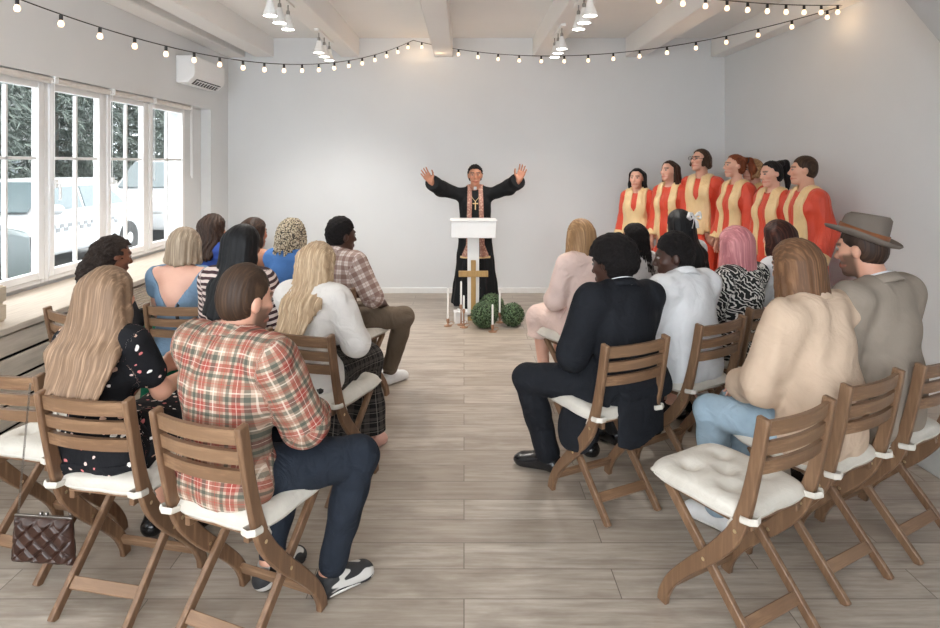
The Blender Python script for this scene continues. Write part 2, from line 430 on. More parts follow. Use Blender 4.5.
# string lights -----------------------------------------------------------------
M_cord = plain('black_cord', (.02, .02, .02), .6)
M_bulb = emit('warm_bulb', (1, .72, .47), .9)
M_fil = emit('bulb_filament', (1, .62, .28), 40)
def string(a, b, sag, n, label, skip=()):
    a, b = Vector(a), Vector(b)
    root = empty('string_light', a, 0, label, 'string lights', 'festoon bulb strings')
    P = lambda t: (b-a)*t+Vector((0, 0, -4*sag*t*(1-t)))
    MB().tube([P(k/48) for k in range(49)], .004, 6).build('cord', M_cord, root, smooth=True)
    proto = None
    for k in range(n):
        p = P((k+.5)/n)
        if proto is None:
            m = MB(); m.lathe([(.008, 0), (.011, -.008), (.011, -.034), (.009, -.038)], (0, 0, 0), 12); sk = m.build('bulb_socket', M_cord, root, smooth=True)
            m = MB(); m.lathe([(.001, -.080), (.012, -.077), (.0185, -.066), (.0185, -.055), (.012, -.042), (.008, -.036)], (0, 0, 0), 14); bl = m.build('bulb', M_bulb, sk, smooth=True)
            sk.location = p; proto = sk
        else:
            c = copy_tree(proto, root); c.location = p
        L = bpy.data.lights.new('bulb_glow', 'POINT'); L.energy = BULB_W; L.color = (1, .66, .36); L.shadow_soft_size = .025
        lo = bpy.data.objects.new('bulb_glow', L); COL.objects.link(lo); lo.parent = root; lo.location = p+Vector((0, 0, -.13))
PK = (-.65, 8.16, 3.235)
PR = (3.31, 5.55, 3.04)
string(PK, (-2.98, 2.9, 2.83), .49, 22, 'string of warm bulbs sagging from the back wall to the window wall')
string(PK, PR, .31, 17, 'string of warm bulbs sagging across the back wall to the right wall')
string(PR, (-1.0, 3.15, 3.0), .16, 21, 'string of warm bulbs running overhead from the right wall towards the viewer')
# ------------------------------------------------------------------ folding chairs
M_oak = wood('brown_stained_acacia', srgb(112, 83, 61), srgb(148, 116, 88), .42, axis=2)
M_oakx = wood('brown_stained_slat', srgb(120, 90, 66), srgb(160, 127, 98), .42, axis=0)
def cushion_mat():
    t = NT('cream_cushion_cotton'); v = t.obj()
    t.col(t.ramp(t.noise(v, 8, 3), [(.3, (.58, .54, .475)), (.7, (.66, .62, .555))])); t.rough(.9); t.b.inputs['Specular IOR Level'].default_value = .1
    cloth_bump(t, v, .12, 11); return t.m
M_cush = cushion_mat()
def cushion_obj(root):
    """square tufted seat pad with rounded soft edge, five buttons"""
    n = 44; hw, hd, th = .200, .222, .043
    tufts = [(0, 0), (-.09, -.09), (.09, -.09), (-.09, .09), (.09, .09)]
    def prof(u, v):
        e = max(abs(u), abs(v)); rr = (abs(u)**6+abs(v)**6)**(1/6)
        t = max(0, 1-rr**7)**.42
        return t
    top = []; bot = []
    for j in range(n+1):
        for i in range(n+1):
            u, v = 2*i/n-1, 2*j/n-1
            # squircle edge
            k = 1/max(1, (abs(u)**9+abs(v)**9)**(1/9)) if max(abs(u), abs(v)) > 0 else 1
            x, y = u*hw*k, v*hd*k
            t = prof(u*k, v*k)
            z = th*t
            d = sum(.95*math.exp(-((x-a)**2+(y-b)**2)/(2*.024**2)) for a, b in tufts)
            lump = .035*math.sin(19*x+3)*math.sin(17*y+1)
            z = z*(1-min(.8, d)*.8+lump)
            puck = 1-.012*math.cos(40*x)*abs(v)**8-.012*math.cos(40*y)*abs(u)**8
            top.append((x*puck, y*puck+.024, .452+.026+z)); bot.append((x*puck, y*puck+.024, .452+.026-th*.72*t))
    N = (n+1)**2; m = MB(); fs = []
    for j in range(n):
        for i in range(n):
            a = j*(n+1)+i; q = (a, a+1, a+n+2, a+n+1)
            fs.append(q); fs.append(tuple(x+N for x in q[::-1]))
    for i in range(n):
        for a, b in ((i, i+1), (n*(n+1)+i+1, n*(n+1)+i), ((i+1)*(n+1), i*(n+1)), (i*(n+1)+n, (i+1)*(n+1)+n)):
            fs.append((b, a, a+N, b+N))
    m._add(top+bot, fs)
    o = m.build('cushion', M_cush, root, smooth=True)
    me = o.data; me.set_sharp_from_angle(angle=R(170))
    for s in (-1, 1):   # fabric ties knotted round the rails
        t = MB(); x = s*.183
        t.tube([(s*.15, -.17, .475), (x, -.175, .482), (s*.204, -.188, .487), (s*.204, -.224, .492), (x, -.236, .49), (s*.152, -.225, .487), (s*.15, -.18, .48)], .011, 10, flat=.32, up=(0, 0, 1))
        t.tube([(s*.19, -.15, .47), (s*.185, -.13, .44), (s*.175, -.125, .41)], .007, 6)
        t.build('tie', M_cush, o, smooth=True)
    b = MB()
    for a, c in tufts: b.sphere((a, c+.024, .484), (.009, .009, .005), 10, 6)
    b.build('tuft_buttons', M_cush, o, smooth=True)
    return o
M_brass = plain('brass_rivet', (.75, .62, .40), .3, metal=.9)
def make_chair():
    root = empty('folding_chair')
    path = spline([(-.262, .845), (-.240, .72), (-.214, .60), (-.185, .495), (-.145, .405), (-.06, .300), (.035, .205), (.115, .115), (.155, .045), (.165, .0)], 5)
    wd = [.050]*len(path)
    for k in range(len(path)): wd[k] = .044+.016*math.exp(-((k-22)/9)**2)
    for s in (-1, 1):
        m = MB(); m.strip(path, wd, s*.183, .024)
        m.build('side_rail', M_oak, root, bevel=.005)
    for s in (-1, 1):
        m = MB(); m.strip([(.168, .447), (.05, .32), (-.12, .136), (-.232, .015), (-.243, .0)], .036, s*.152, .022)
        m.build('leg', M_oak, root, bevel=.004)
    # three curved slats
    for z, h in ((.805, .052), (.735, .046), (.668, .046)):
        y = -.262+(.845-z)*.178
        m = MB(); n = 10
        for k in range(n):
            x0, x1 = -.172+.344*k/n, -.172+.344*(k+1)/n
            c0 = -.022*(1-(x0/.172)**2); c1 = -.022*(1-(x1/.172)**2)
            vs = []
            for x, c in ((x0, c0), (x1, c1)):
                for dy in (-.009, .009):
                    for dz in (-h/2, h/2): vs.append((x, y+c+dy-dz*.17, z+dz))
            fs = [(0, 1, 5, 4), (2, 6, 7, 3), (1, 3, 7, 5), (0, 4, 6, 2)]
            if k == 0: fs.append((0, 2, 3, 1))
            if k == n-1: fs.append((4, 5, 7, 6))
            m._add(vs, fs)
        o = m.build('backrest_slat', M_oakx, root, smooth=True)
    m = MB()
    for s in (-1, 1): m.box((s*.128, -.0, .436), (.022, .36, .032))
    m.build('seat_frame', M_oak, root, bevel=.003)
    m = MB()
    for k in range(7): m.box((0, -.165+k*.056, .458), (.31 if k else .27, .044, .013))
    m.build('seat_slats', M_oakx, root, bevel=.003)
    MB().box((0, .136, .082), (.342, .02, .040), Matrix.Rotation(R(25), 3, 'X')).build('front_stretcher', M_oakx, root, bevel=.003)
    MB().box((0, -.160, .092), (.282, .020, .044), Matrix.Rotation(R(-43), 3, 'X')).build('rear_stretcher', M_oakx, root, bevel=.003)
    for s in (-1, 1):
        for y, z in ((-.03, .268), (-.16, .43)):
            m = MB(); m.lathe([(.001, -.0135), (.007, -.013), (.007, .013), (.001, .0135)], (s*.183, y, z), 10, 'x')
            m.build('rivet', M_brass, root, smooth=True)
    cushion_obj(root)
    return root
CH = {}
CHAIRS = [  # key, x, y, yaw, label
 ('A', 1.00, 2.39, 30, 'empty brown wooden folding chair with a tufted cream cushion in full view'),
 ('B', 1.455, 2.70, 30, 'brown folding chair under the woman in the beige shirt'),
 ('C', 1.905, 2.945, 30, 'brown folding chair under the man in the felt hat'),
 ('R1', .687, 3.22, 27, 'brown folding chair under the man in the black suit'),
 ('R3', 1.216, 3.59, 33, 'brown folding chair under the man in the white shirt'),
 ('R5', 1.64, 3.96, 33, 'brown folding chair under the woman with pink hair'),
 ('R6', 2.06, 4.28, 33, 'brown folding chair under the woman with red-tipped dark hair'),
 ('R2', .79, 4.42, 32, 'brown folding chair under the woman in the pale pink dress'),
 ('R10', 1.24, 4.70, 32, 'brown folding chair under the person with black braids behind the suited man'),
 ('R4', 1.68, 4.98, 32, 'brown folding chair under the woman with a white hair bow'),
 ('L0', -1.77, 2.80, -15, 'empty brown folding chair with a quilted handbag hanging from it'),
 ('P1', -1.30, 2.535, -12, 'brown folding chair under the woman with very long dark blonde hair'),
 ('P2', -.765, 2.32, -23, 'brown folding chair under the man in the red plaid shirt'),
 ('P9', -.71, 3.375, -22, 'brown folding chair under the blonde woman in the white sweater'),
 ('P5', -1.19, 3.60, -16, 'brown folding chair under the woman with long straight black hair'),
 ('P4', -1.66, 4.0, -5, 'brown folding chair under the woman in the open-backed blue dress'),
 ('P3', -2.10, 3.80, -32, 'brown folding chair under the curly-haired woman in green trousers'),
 ('P6', -1.95, 5.12, -25, 'brown folding chair beside the window ledge under the dark-haired woman in blue'),
 ('P7', -1.55, 4.90, -25, 'brown folding chair under the dark-haired woman with bare shoulders'),
 ('P8', -1.21, 4.70, -25, 'brown folding chair under the woman with blonde braids'),
 ('P10', -.79, 4.53, -25, 'brown folding chair under the man in the brown checked shirt'),
]
proto = None
for key, x, y, yaw, label in CHAIRS:
    c = make_chair() if proto is None else copy_tree(proto)
    proto = proto or c
    c.location = (x, y, 0); c.rotation_euler = (0, 0, R(yaw))
    tag(c, label, 'chair', 'wooden folding chairs'); CH[key] = c
# the blue dress sash hangs over a chair back: see the people

# ------------------------------------------------------------------ quilted handbag
def quilt_mat():
    t = NT('brown_quilted_leather'); v = t.obj()
    t.col(t.ramp(t.noise(v, 30, 3), [(.3, srgb(44, 26, 20)), (.7, srgb(66, 42, 33))])); t.rough(.38)
    return t.m
M_bag = quilt_mat()
bag = empty('handbag', (-1.615, 2.46, .135), R(-6), 'dark brown quilted handbag on a thin chain at the back of an empty chair', 'handbag')
m = MB(); nx, nz = 72, 54; Wb, Hb, Tb = .235, .175, .035
fr = []; bk = []
for j in range(nz+1):
    for i in range(nx+1):
        u, v = i/nx, j/nz
        x, z = (u-.5)*(Wb+.03*(1-v)), v*Hb
        e = min(u, 1-u, v, 1-v); edge = min(1, e/.12)**.5
        a = (u*Wb+v*Hb)/.066; b = (u*Wb-v*Hb)/.066
        q = min(1, 2.2*min(abs(math.sin(PI*a)), abs(math.sin(PI*b))))
        t = Tb*edge*(.62+.3*q)
        fr.append((x, -t, z)); bk.append((x, t, z))
N = len(fr); fs = []
for j in range(nz):
    for i in range(nx):
        a = j*(nx+1)+i; q = (a, a+1, a+nx+2, a+nx+1); fs += [q, tuple(x+N for x in q[::-1])]
m._add(fr+bk, fs); m.build('bag_body', M_bag, bag, smooth=True)
M_chain = plain('gunmetal_chain', (.30, .28, .26), .3, metal=1)
m = MB(); m.box((0, 0, Hb+.002), (Wb+.004, .012, .008)); m.sphere((-.012, 0, Hb+.012), .008); m.sphere((.012, 0, Hb+.012), .008); m.build('clasp_frame', M_chain, bag, bevel=.002)
for s in (-1, 1):
    m = MB()
    top = Vector((-.01+s*.03, -.02 if s < 0 else .03, .69)); bot = Vector((s*(Wb/2-.01), 0, Hb))
    n = 60
    for k in range(n):
        p = bot.lerp(top, k/n); q = bot.lerp(top, (k+1.25)/n); d = (q-p); o_ = Vector((.0026, 0, 0)) if k % 2 else Vector((0, .0026, 0))
        m.tube([p-o_, p+d*.5-o_*1.3, q-o_, q+o_, p+d*.5+o_*1.3, p+o_, p-o_], .0011, 5, caps=False)
    m.build('chain', M_chain, bag, smooth=True)

# ------------------------------------------------------------------ lectern, cross, candles, topiary balls
M_lect = plain('lectern_white', (.86, .86, .85), .35, var=.01)
M_gold = wood('light_gold_wood', srgb(176, 140, 84), srgb(200, 166, 108), .45, axis=2)
lec = empty('lectern', (.10, 6.92, 0), 0, 'white lectern with a gold cross on its column in front of the preacher', 'lectern')
m = MB(); m.prism([(-.20, .88), (.20, .88), (.20, 1.045), (-.20, 1.06)], -.235, .235, 'x'); m.build('reading_desk', M_lect, lec, bevel=.006)
m = MB(); m.box((0, 0, 1.058), (.50, .43, .016), Matrix.Rotation(R(-2), 3, 'X')); m.build('desk_rim', M_lect, lec, bevel=.005)
m = MB(); m.box((0, .02, .46), (.125, .16, .86)); m.build('column', M_lect, lec, bevel=.004)
m = MB(); m.box((0, .05, .02), (.34, .36, .04)); m.build('base_plate', M_lect, lec, bevel=.006)
cz = empty('cross_hold'); bpy.data.objects.remove(cz)
m = MB(); m.box((.0, -.075, .335), (.052, .03, .59)); m.box((.0, -.077, .485), (.315, .032, .062)); m.build('cross', M_gold, lec, bevel=.003)
m = MB(); m.box((0, -.09, .02), (.15, .10, .04)); m.build('cross_foot', M_gold, lec, bevel=.003)
# white box tucked at the lectern foot
bx = empty('gift_box', (-.035, 6.72, 0), R(8), 'small white box with ribbon on the floor beside the lectern foot', 'box')
m = MB(); m.box((0, 0, .05), (.13, .12, .10)); m.build('box_body', M_lect, bx, bevel=.003)
m = MB(); m.box((0, 0, .105), (.138, .128, .026)); m.build('box_lid', M_lect, bx, bevel=.003)
m = MB(); m.tube([(0, 0, .12), (-.03, .005, .145), (-.045, 0, .13), (0, 0, .12), (.03, -.005, .145), (.045, 0, .13), (0, 0, .12)], .006, 6); m.build('ribbon_bow', M_lect, bx, smooth=True)
M_wax = plain('white_wax', (.88, .87, .84), .4, var=.01)
M_cop = plain('aged_copper', (.50, .30, .20), .35, metal=.85)
def candle(x, y, zc, hc, label):
    """holder from floor to zc, candle of height hc on it"""
    h = empty('candle_holder', (x, y, 0), 0, 'slim copper candlestick holding '+label, 'candlestick', 'copper candlesticks by the lectern')
    m = MB(); m.lathe([(.001, 0), (.042, 0), (.042, .006), (.02, .012), (.008, .02), (.006, zc-.03), (.012, zc-.02), (.017, zc), (.015, zc+.022), (.011, zc+.022)], (0, 0, 0), 16); m.build('stand', M_cop, h, smooth=True)
    m = MB(); m.tube([(.03, 0, .008), (.055, 0, .02), (.055, 0, .04), (.03, 0, .045), (.01, 0, .03)], .003, 6); m.build('finger_ring', M_cop, h, smooth=True)
    c = empty('taper_candle', (x, y, zc), 0, label, 'candle', 'white taper candles by the lectern')
    m = MB(); m.lathe([(.001, 0), (.0105, .001), (.0095, hc-.01), (.006, hc), (.001, hc+.002)], (0, 0, 0), 14); m.build('wax_body', M_wax, c, smooth=True)
    m = MB(); m.tube([(0, 0, hc), (.001, 0, hc+.012)], .0012, 5); m.build('wick', M_cord, c)
candle(-.165, 6.56, .055, .33, 'white taper candle farthest from the green balls')
candle(-.030, 6.60, .19, .26, 'tall white taper candle in front of the white box')
candle(-.002, 6.50, .17, .155, 'short white taper candle beside the white box')
candle(.283, 6.335, .05, .22, 'white taper candle in front of the biggest green ball')
candle(.375, 6.70, .085, .25, 'white taper candle between the green balls')
def leaf_ball(x, y, r, label, seed):
    rnd = random.Random(seed)
    root = empty('topiary_ball', (x, y, 0), 0, label, 'topiary ball', 'round boxwood balls at the lectern foot')
    MB().sphere((0, 0, r), r*.90, 24, 16).build('core', M_leafd, root, smooth=True)
    m = MB(); n = int(1500*(r/.12)**2)
    for k in range(n):
        z = 1-2*(k+.5)/n; a = k*2.39996+rnd.random()*.5; q = math.sqrt(1-z*z)
        d = Vector((q*math.cos(a), q*math.sin(a), z)); p = d*r*(.90+.10*rnd.random())+Vector((0, 0, r))
        t = d.orthogonal().normalized(); t = Matrix.Rotation(rnd.random()*6.28, 3, d) @ t
        ax = (t*.8+d*rnd.uniform(.1, .9)).normalized(); sd = ax.cross(d).normalized()
        L, W = rnd.uniform(.016, .026), rnd.uniform(.005, .008)
        m._add([p, p+ax*L*.5+sd*W, p+ax*L, p+ax*L*.5-sd*W], [(0, 1, 2, 3)])
    m.build('leaves', M_leaf, root)
def leaf_mat(name, c1, c2):
    t = NT(name); g = t.add('ShaderNodeNewGeometry')
    t.col(t.ramp(g.outputs['Random Per Island'], [(0, c1), (.6, c2), (1, shade(c2, 1.7))])); t.rough(.5); return t.m
M_leaf = leaf_mat('boxwood_leaves', (.035, .07, .03), (.10, .16, .075))
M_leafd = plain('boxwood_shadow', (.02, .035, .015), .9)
leaf_ball(.205, 6.50, .130, 'biggest green boxwood ball right in front of the lectern', 1)
leaf_ball(.30, 6.90, .130, 'green boxwood ball half hidden behind the biggest ball', 2)
leaf_ball(.498, 6.56, .115, 'green boxwood ball standing apart to the right of the lectern', 3)
# grey box by the right-hand wall
gb = empty('storage_box', (2.70, 3.42, 0), R(3), 'pale grey box standing on the floor behind the right-hand chairs', 'box')
M_grey = plain('pale_grey_paint', (.50, .50, .48), .5)
MB().box((0, 0, .095), (.38, .30, .19)).build('box_body', M_grey, gb, bevel=.006)
MB().box((0, 0, .20), (.40, .32, .03)).build('box_lid', M_grey, gb, bevel=.006)

# ------------------------------------------------------------------ outside the windows
M_road = plain('pale_asphalt', (.30, .30, .30), .9, var=.1, scale=2)
struct(MB().box((-19, 12, -.06), (31.4, 60, .1)).build('outside_street', M_road))
M_carw = plain('white_car_paint', (.46, .47, .48), .25, var=.01)
M_card = plain('dark_green_car_paint', (.05, .075, .075), .25, var=.02)
M_cglass = plain('car_glass', (.10, .13, .14), .12)
M_tyre = plain('tyre_rubber', (.04, .04, .04), .8)
M_alloy = plain('alloy_rim', (.55, .56, .56), .35, metal=.7)
def car(loc, rz, paint, label, van=False, checks=False):
    root = empty('car', loc, R(rz), label, 'car')
    L, W = 4.3, 1.72
    if van: low = [(-2.1, .25), (2.1, .25), (2.15, .75), (2.0, .98), (1.2, 1.08), (-2.05, 1.1), (-2.15, .6)]; cab = [(1.25, 1.05), (.55, 1.72), (-1.9, 1.76), (-2.08, 1.05)]
    else: low = [(-2.1, .28), (2.1, .28), (2.15, .6), (2.0, .78), (1.0, .92), (-1.7, .95), (-2.1, .86), (-2.15, .5)]; cab = [(1.15, .88), (.35, 1.40), (-1.0, 1.42), (-1.75, .92)]
    m = MB(); m.prism([(p[0], p[1]) for p in low], -W/2, W/2, 'y'); m.build('car_body', paint, root, bevel=.08, seg=3)
    m = MB(); n = len(cab); vs = []
    for s in (-1, 1):
        for x, z in cab: vs.append((x, s*(W/2-.04-(.17 if z > 1.2 else 0)), z))
    m._add(vs, [tuple(range(n)), tuple(range(n, 2*n))[::-1]]+[(i, i+n, (i+1) % n+n, (i+1) % n) for i in range(n)])
    m.build('car_cabin', paint, root, bevel=.05, seg=3)
    top = cab[1][1]; bot = cab[0][1]
    for s in (-1, 1):
        for xa, xb in (((.0, .85), (-1.3, -.08)) if not van else ((.25, .95), (-.8, .17), (-1.85, -.88))):
            m = MB(); z0, z1 = bot+.08, top-.1
            f = lambda x, z: (x*(1-.35*(z-z0)/(z1-z0)) if abs(x) > .6 else x)
            yy = lambda z: s*(W/2-.03-.17*min(1, max(0, (z-bot)/(top-bot))))
            m._add([(f(xa, z0), yy(z0), z0), (f(xb, z0), yy(z0), z0), (f(xb, z1), yy(z1), z1), (f(xa, z1), yy(z1), z1)], [(0, 1, 2, 3)])
            m.build('side_window', M_cglass, root, solid=.02)
        for xw in (-1.32, 1.32):
            m = MB(); m.lathe([(.16, -.09), (.29, -.09), (.315, -.06), (.315, .06), (.29, .09), (.16, .09)], (xw, s*(W/2-.06), .315), 24, 'y'); w_ = m.build('wheel', M_tyre, root, smooth=True)
            m = MB(); m.lathe([(.02, .1), (.19, .08), (.2, .06), (.2, -.06), (.02, -.06)] if s > 0 else [(.02, -.1), (.19, -.08), (.2, -.06), (.2, .06), (.02, .06)], (xw, s*(W/2-.06), .315), 20, 'y'); m.build('rim', M_alloy, w_, smooth=True)
        if checks:
            m = MB()
            for k in range(18):
                for j in range(2):
                    if (k+j) % 2 == 0: m.box((-.9+k*.1, s*(W/2+.002), .66+j*.06), (.1, .008, .06))
            m.build('checker_stripe', plain('grey_check_paint', (.16, .16, .165), .4), root)
    m = MB(); xw, zw = cab[0]; xt, zt = cab[1]
    m._add([(xw-.08, -.68, zw+.06), (xw-.08, .68, zw+.06), (xt+.1, .56, zt-.05), (xt+.1, -.56, zt-.05)], [(0, 1, 2, 3)])
    for v in range(4): m.v[v] = (m.v[v][0]+.05, m.v[v][1], m.v[v][2]+.02)
    m.build('windscreen', M_cglass, root, solid=.02)
    for s in (-1, 1):
        m = MB(); m.box((2.11, s*.6, .66), (.06, .32, .14)); m.build('headlight', M_alloy, root, bevel=.02)
        m = MB(); m.sphere((.85, s*(W/2+.08), bot+.1), (.07, .11, .08), 12, 8); m.build('wing_mirror', paint, root, smooth=True)
car((-6.95, 10.3, 0), -90, M_carw, 'white taxi with a checker stripe parked outside the windows', checks=True)
car((-7.1, 15.6, 0), -90, M_carw, 'white minivan parked behind the taxi outside the windows', van=True)
car((-5.75, 5.4, 0), -84, M_card, 'dark green car parked close outside the nearest window')
M_bark = plain('grey_bark', (.10, .085, .07), .9, var=.2, scale=20)
M_need = leaf_mat('spruce_needles', (.048, .062, .054), (.095, .115, .10))
M_render = plain('pale_facade', (.24, .25, .25), .8, var=.03)
fb = empty('added_street_building', (-17, 14, 0), 0, 'pale building added behind the spruces to cut the white sky', 'building')  # building added to dull the white sky behind the trees
MB().box((-3, 0, 4), (6, 34, 8)).build('outside_wall', M_render, fb)
for k in range(9):
    for j in range(2): MB().box((.02, -14+k*3.4, 1.9+j*3.2), (.08, 1.3, 1.6)).build('outside_window', M_cglass, fb, bevel=.02)
def spruce(x, y, h, label, seed):
    rnd = random.Random(seed)
    root = empty('spruce_tree', (x, y, 0), 0, label, 'tree', 'spruces across the street')
    m = MB(); m.tube([(0, 0, 0), (.03, 0, h*.5), (0, 0, h)], [.2, .13, .02], 10); m.build('trunk', M_bark, root, smooth=True)
    m = MB()
    z = 1.15
    while z < h-.3:
        reach = 2.0*(1-z/h)**.4+.2; nb = 16
        for b in range(nb):
            a = rnd.random()*6.28; L = reach*rnd.uniform(.75, 1.1)
            for k in range(26):
                t = (k+rnd.random())/26; r = .15+t*L
                p = Vector((math.cos(a)*r, math.sin(a)*r, z-.38*L*t*t+.12*t))
                for q in range(3):
                    d = Vector((math.cos(a)*.5+rnd.uniform(-.8, .8), math.sin(a)*.5+rnd.uniform(-.8, .8), rnd.uniform(-1.1, .1))).normalized()
                    sd = d.cross(Vector((rnd.uniform(-1, 1), rnd.uniform(-1, 1), rnd.uniform(-1, 1)))).normalized()*.017
                    ll = rnd.uniform(.12, .30)
                    m._add([p-sd, p+sd, p+d*ll+sd*.3, p+d*ll-sd*.3], [(0, 1, 2, 3)])
        z += .27
    m.build('needles', M_need, root)
spruce(-10.3, 8.0, 8, 'spruce tree across the street behind the nearest window', 11)
spruce(-10.3, 12.0, 8, 'spruce tree across the street behind the taxi', 12)
spruce(-10.4, 16.1, 8, 'spruce tree across the street behind the minivan', 13)
spruce(-10.6, 19.9, 9, 'spruce tree across the street just beyond the minivan', 14)
spruce(-10.9, 24.2, 10, 'spruce tree second farthest up the street', 15)
spruce(-11.2, 28.8, 11, 'spruce tree farthest up the street', 16)
# ------------------------------------------------------------------ implicit-surface modelling for people
V3 = lambda *a: np.array(a, dtype=np.float64)
def rc(a, b, r1, r2=None, sq=None, k=.03):
    """tapered limb from a to b; sq=(axis, factor) flattens it along an axis"""
    return ('rc', np.array(a, float), np.array(b, float), r1, r2 if r2 is not None else r1, sq, k)
def el(c, r, k=.03, Rm=None):
    return ('el', np.array(c, float), np.array(r, float), None, None, Rm, k)
def prim_bbox(p, pad):
    if p[0] == 'rc':
        r = max(p[3], p[4])
        f = max(1, p[5][1]) if p[5] else 1
        r = r*f
        return np.minimum(p[1], p[2])-r-pad, np.maximum(p[1], p[2])+r+pad
    r = p[2] if p[5] is None else np.full(3, p[2].max())
    return p[1]-r-pad, p[1]+r+pad
def prim_d(p, X, Y, Z, grow=0.0):
    if p[0] == 'rc':
        a, b, r1, r2, sq = p[1:6]
        x, y, z = X-a[0], Y-a[1], Z-a[2]; d = b-a; L = d@d+1e-12
        if sq:
            n = np.asarray(sq[0], float); n = n-d*(n@d)/L
            ln = np.linalg.norm(n)
            if ln > .2:
                n /= ln; f = 1/sq[1]-1; q = (x*n[0]+y*n[1]+z*n[2])*f
                x, y, z = x+n[0]*q, y+n[1]*q, z+n[2]*q
        t = np.clip((x*d[0]+y*d[1]+z*d[2])/L, 0, 1)
        dd = np.sqrt((x-t*d[0])**2+(y-t*d[1])**2+(z-t*d[2])**2)-(r1+(r2-r1)*t)
        if sq: dd = dd*min(1, sq[1]) if True else dd
        return dd-grow
    c, r, Rm = p[1], p[2], p[5]
    x, y, z = X-c[0], Y-c[1], Z-c[2]
    if Rm is not None:
        x, y, z = (Rm[0, 0]*x+Rm[1, 0]*y+Rm[2, 0]*z, Rm[0, 1]*x+Rm[1, 1]*y+Rm[2, 1]*z, Rm[0, 2]*x+Rm[1, 2]*y+Rm[2, 2]*z)
    k0 = np.sqrt((x/r[0])**2+(y/r[1])**2+(z/r[2])**2); k1 = np.sqrt((x/r[0]**2)**2+(y/r[1]**2)**2+(z/r[2]**2)**2)+1e-9
    return k0*(k0-1)/k1-grow
BIG = .25
class Field:
    def __init__(s, prims, h, grow=0.0, pad=.06):
        lo = np.min([prim_bbox(p, grow+pad)[0] for p in prims], 0); hi = np.max([prim_bbox(p, grow+pad)[1] for p in prims], 0)
        s.lo = lo; s.h = h; n = np.ceil((hi-lo)/h).astype(int)+1; s.n = n
        s.ax = [(lo[i]+h*np.arange(n[i])).astype(np.float32) for i in range(3)]
        s.a = np.full(tuple(n), BIG, np.float32)
        for p in prims: s.add(p, grow)
    def grid(s, p, pad):
        lo, hi = prim_bbox(p, pad)
        i0 = np.clip(np.floor((lo-s.lo)/s.h).astype(int), 0, s.n); i1 = np.clip(np.ceil((hi-s.lo)/s.h).astype(int)+1, 0, s.n)
        if (i1 <= i0).any(): return None
        sl = tuple(slice(i0[i], i1[i]) for i in range(3))
        X, Y, Z = s.ax[0][sl[0]][:, None, None], s.ax[1][sl[1]][None, :, None], s.ax[2][sl[2]][None, None, :]
        return sl, X, Y, Z
    def add(s, p, grow=0.0, k=None):
        k = p[6] if k is None else k
        g = s.grid(p, .06+grow+k)
        if not g: return
        sl, X, Y, Z = g; d = prim_d(p, X, Y, Z, grow).astype(np.float32); a = s.a[sl]
        h = np.clip(.5+.5*(a-d)/k, 0, 1); s.a[sl] = a+(d-a)*h-k*h*(1-h)
    def sub(s, p, k=.01, grow=0.0):
        g = s.grid(p, .06+grow+k)
        if not g: return
        sl, X, Y, Z = g; d = -prim_d(p, X, Y, Z, grow).astype(np.float32); a = s.a[sl]
        h = np.clip(.5+.5*(d-a)/k, 0, 1); s.a[sl] = a+(d-a)*h+k*h*(1-h)
    def full(s): return s.ax[0][:, None, None], s.ax[1][None, :, None], s.ax[2][None, None, :]
    def cut(s, fn):
        """keep where fn(X,Y,Z) < 0"""
        s.a = np.maximum(s.a, fn(*s.full()).astype(np.float32))
    def disp(s, fn):
        s.a = s.a+fn(*s.full()).astype(np.float32)
    def mesh(s, name, mat, parent, post=None):
        a = s.a.copy()
        for ax in range(3):     # close the border
            sl = [slice(None)]*3
            for e in (0, -1):
                sl[ax] = e; a[tuple(sl)] = np.maximum(a[tuple(sl)], .02)
        b = 3*s.h; np.clip(a, -b, b, out=a)
        g = openvdb.FloatGrid(b); g.copyFromArray(a); g.transform = openvdb.createLinearTransform(s.h)
        P, T, Q = g.convertToPolygons(0.0, 0.0) if False else (*[g.convertToQuads(0.0)[0]], None, g.convertToQuads(0.0)[1])
        P = P.astype(np.float64)+s.lo
        if len(Q) == 0: raise RuntimeError('empty '+name)
        c = P[Q]; n = np.cross(c[:, 2]-c[:, 0], c[:, 3]-c[:, 1]); vol = (c.mean(1)*n).sum()
        if vol < 0: Q = Q[:, ::-1]
        me = bpy.data.meshes.new(name)
        me.vertices.add(len(P)); me.vertices.foreach_set('co', P.astype(np.float32).ravel())
        me.loops.add(len(Q)*4); me.loops.foreach_set('vertex_index', Q.astype(np.int32).ravel())
        me.polygons.add(len(Q)); me.polygons.foreach_set('loop_start', np.arange(0, len(Q)*4, 4, dtype=np.int32))
        me.polygons.foreach_set('use_smooth', np.ones(len(Q), bool))
        me.update(calc_edges=True); me.validate()
        me.materials.append(mat)
        if post: post(me, P)
        o = bpy.data.objects.new(name, me); COL.objects.link(o); o.parent = parent
        return o
def vattr(me, name, arr, typ='FLOAT_COLOR'):
    at = me.attributes.new(name, typ, 'POINT')
    if typ == 'FLOAT_COLOR':
        at.data.foreach_set('color', np.concatenate([arr, np.ones((len(arr), 1))], 1).astype(np.float32).ravel())
    else: at.data.foreach_set('vector', arr.astype(np.float32).ravel())
def rotm(yaw=0, pitch=0, roll=0):
    """head/torso turn in degrees: yaw + turns to own left, pitch + nods down, roll + tilts to own right"""
    return np.array(Matrix.Rotation(R(yaw), 3, 'Z') @ Matrix.Rotation(R(-pitch), 3, 'X') @ Matrix.Rotation(R(roll), 3, 'Y'))
def unit(v): return v/(np.linalg.norm(v)+1e-9)
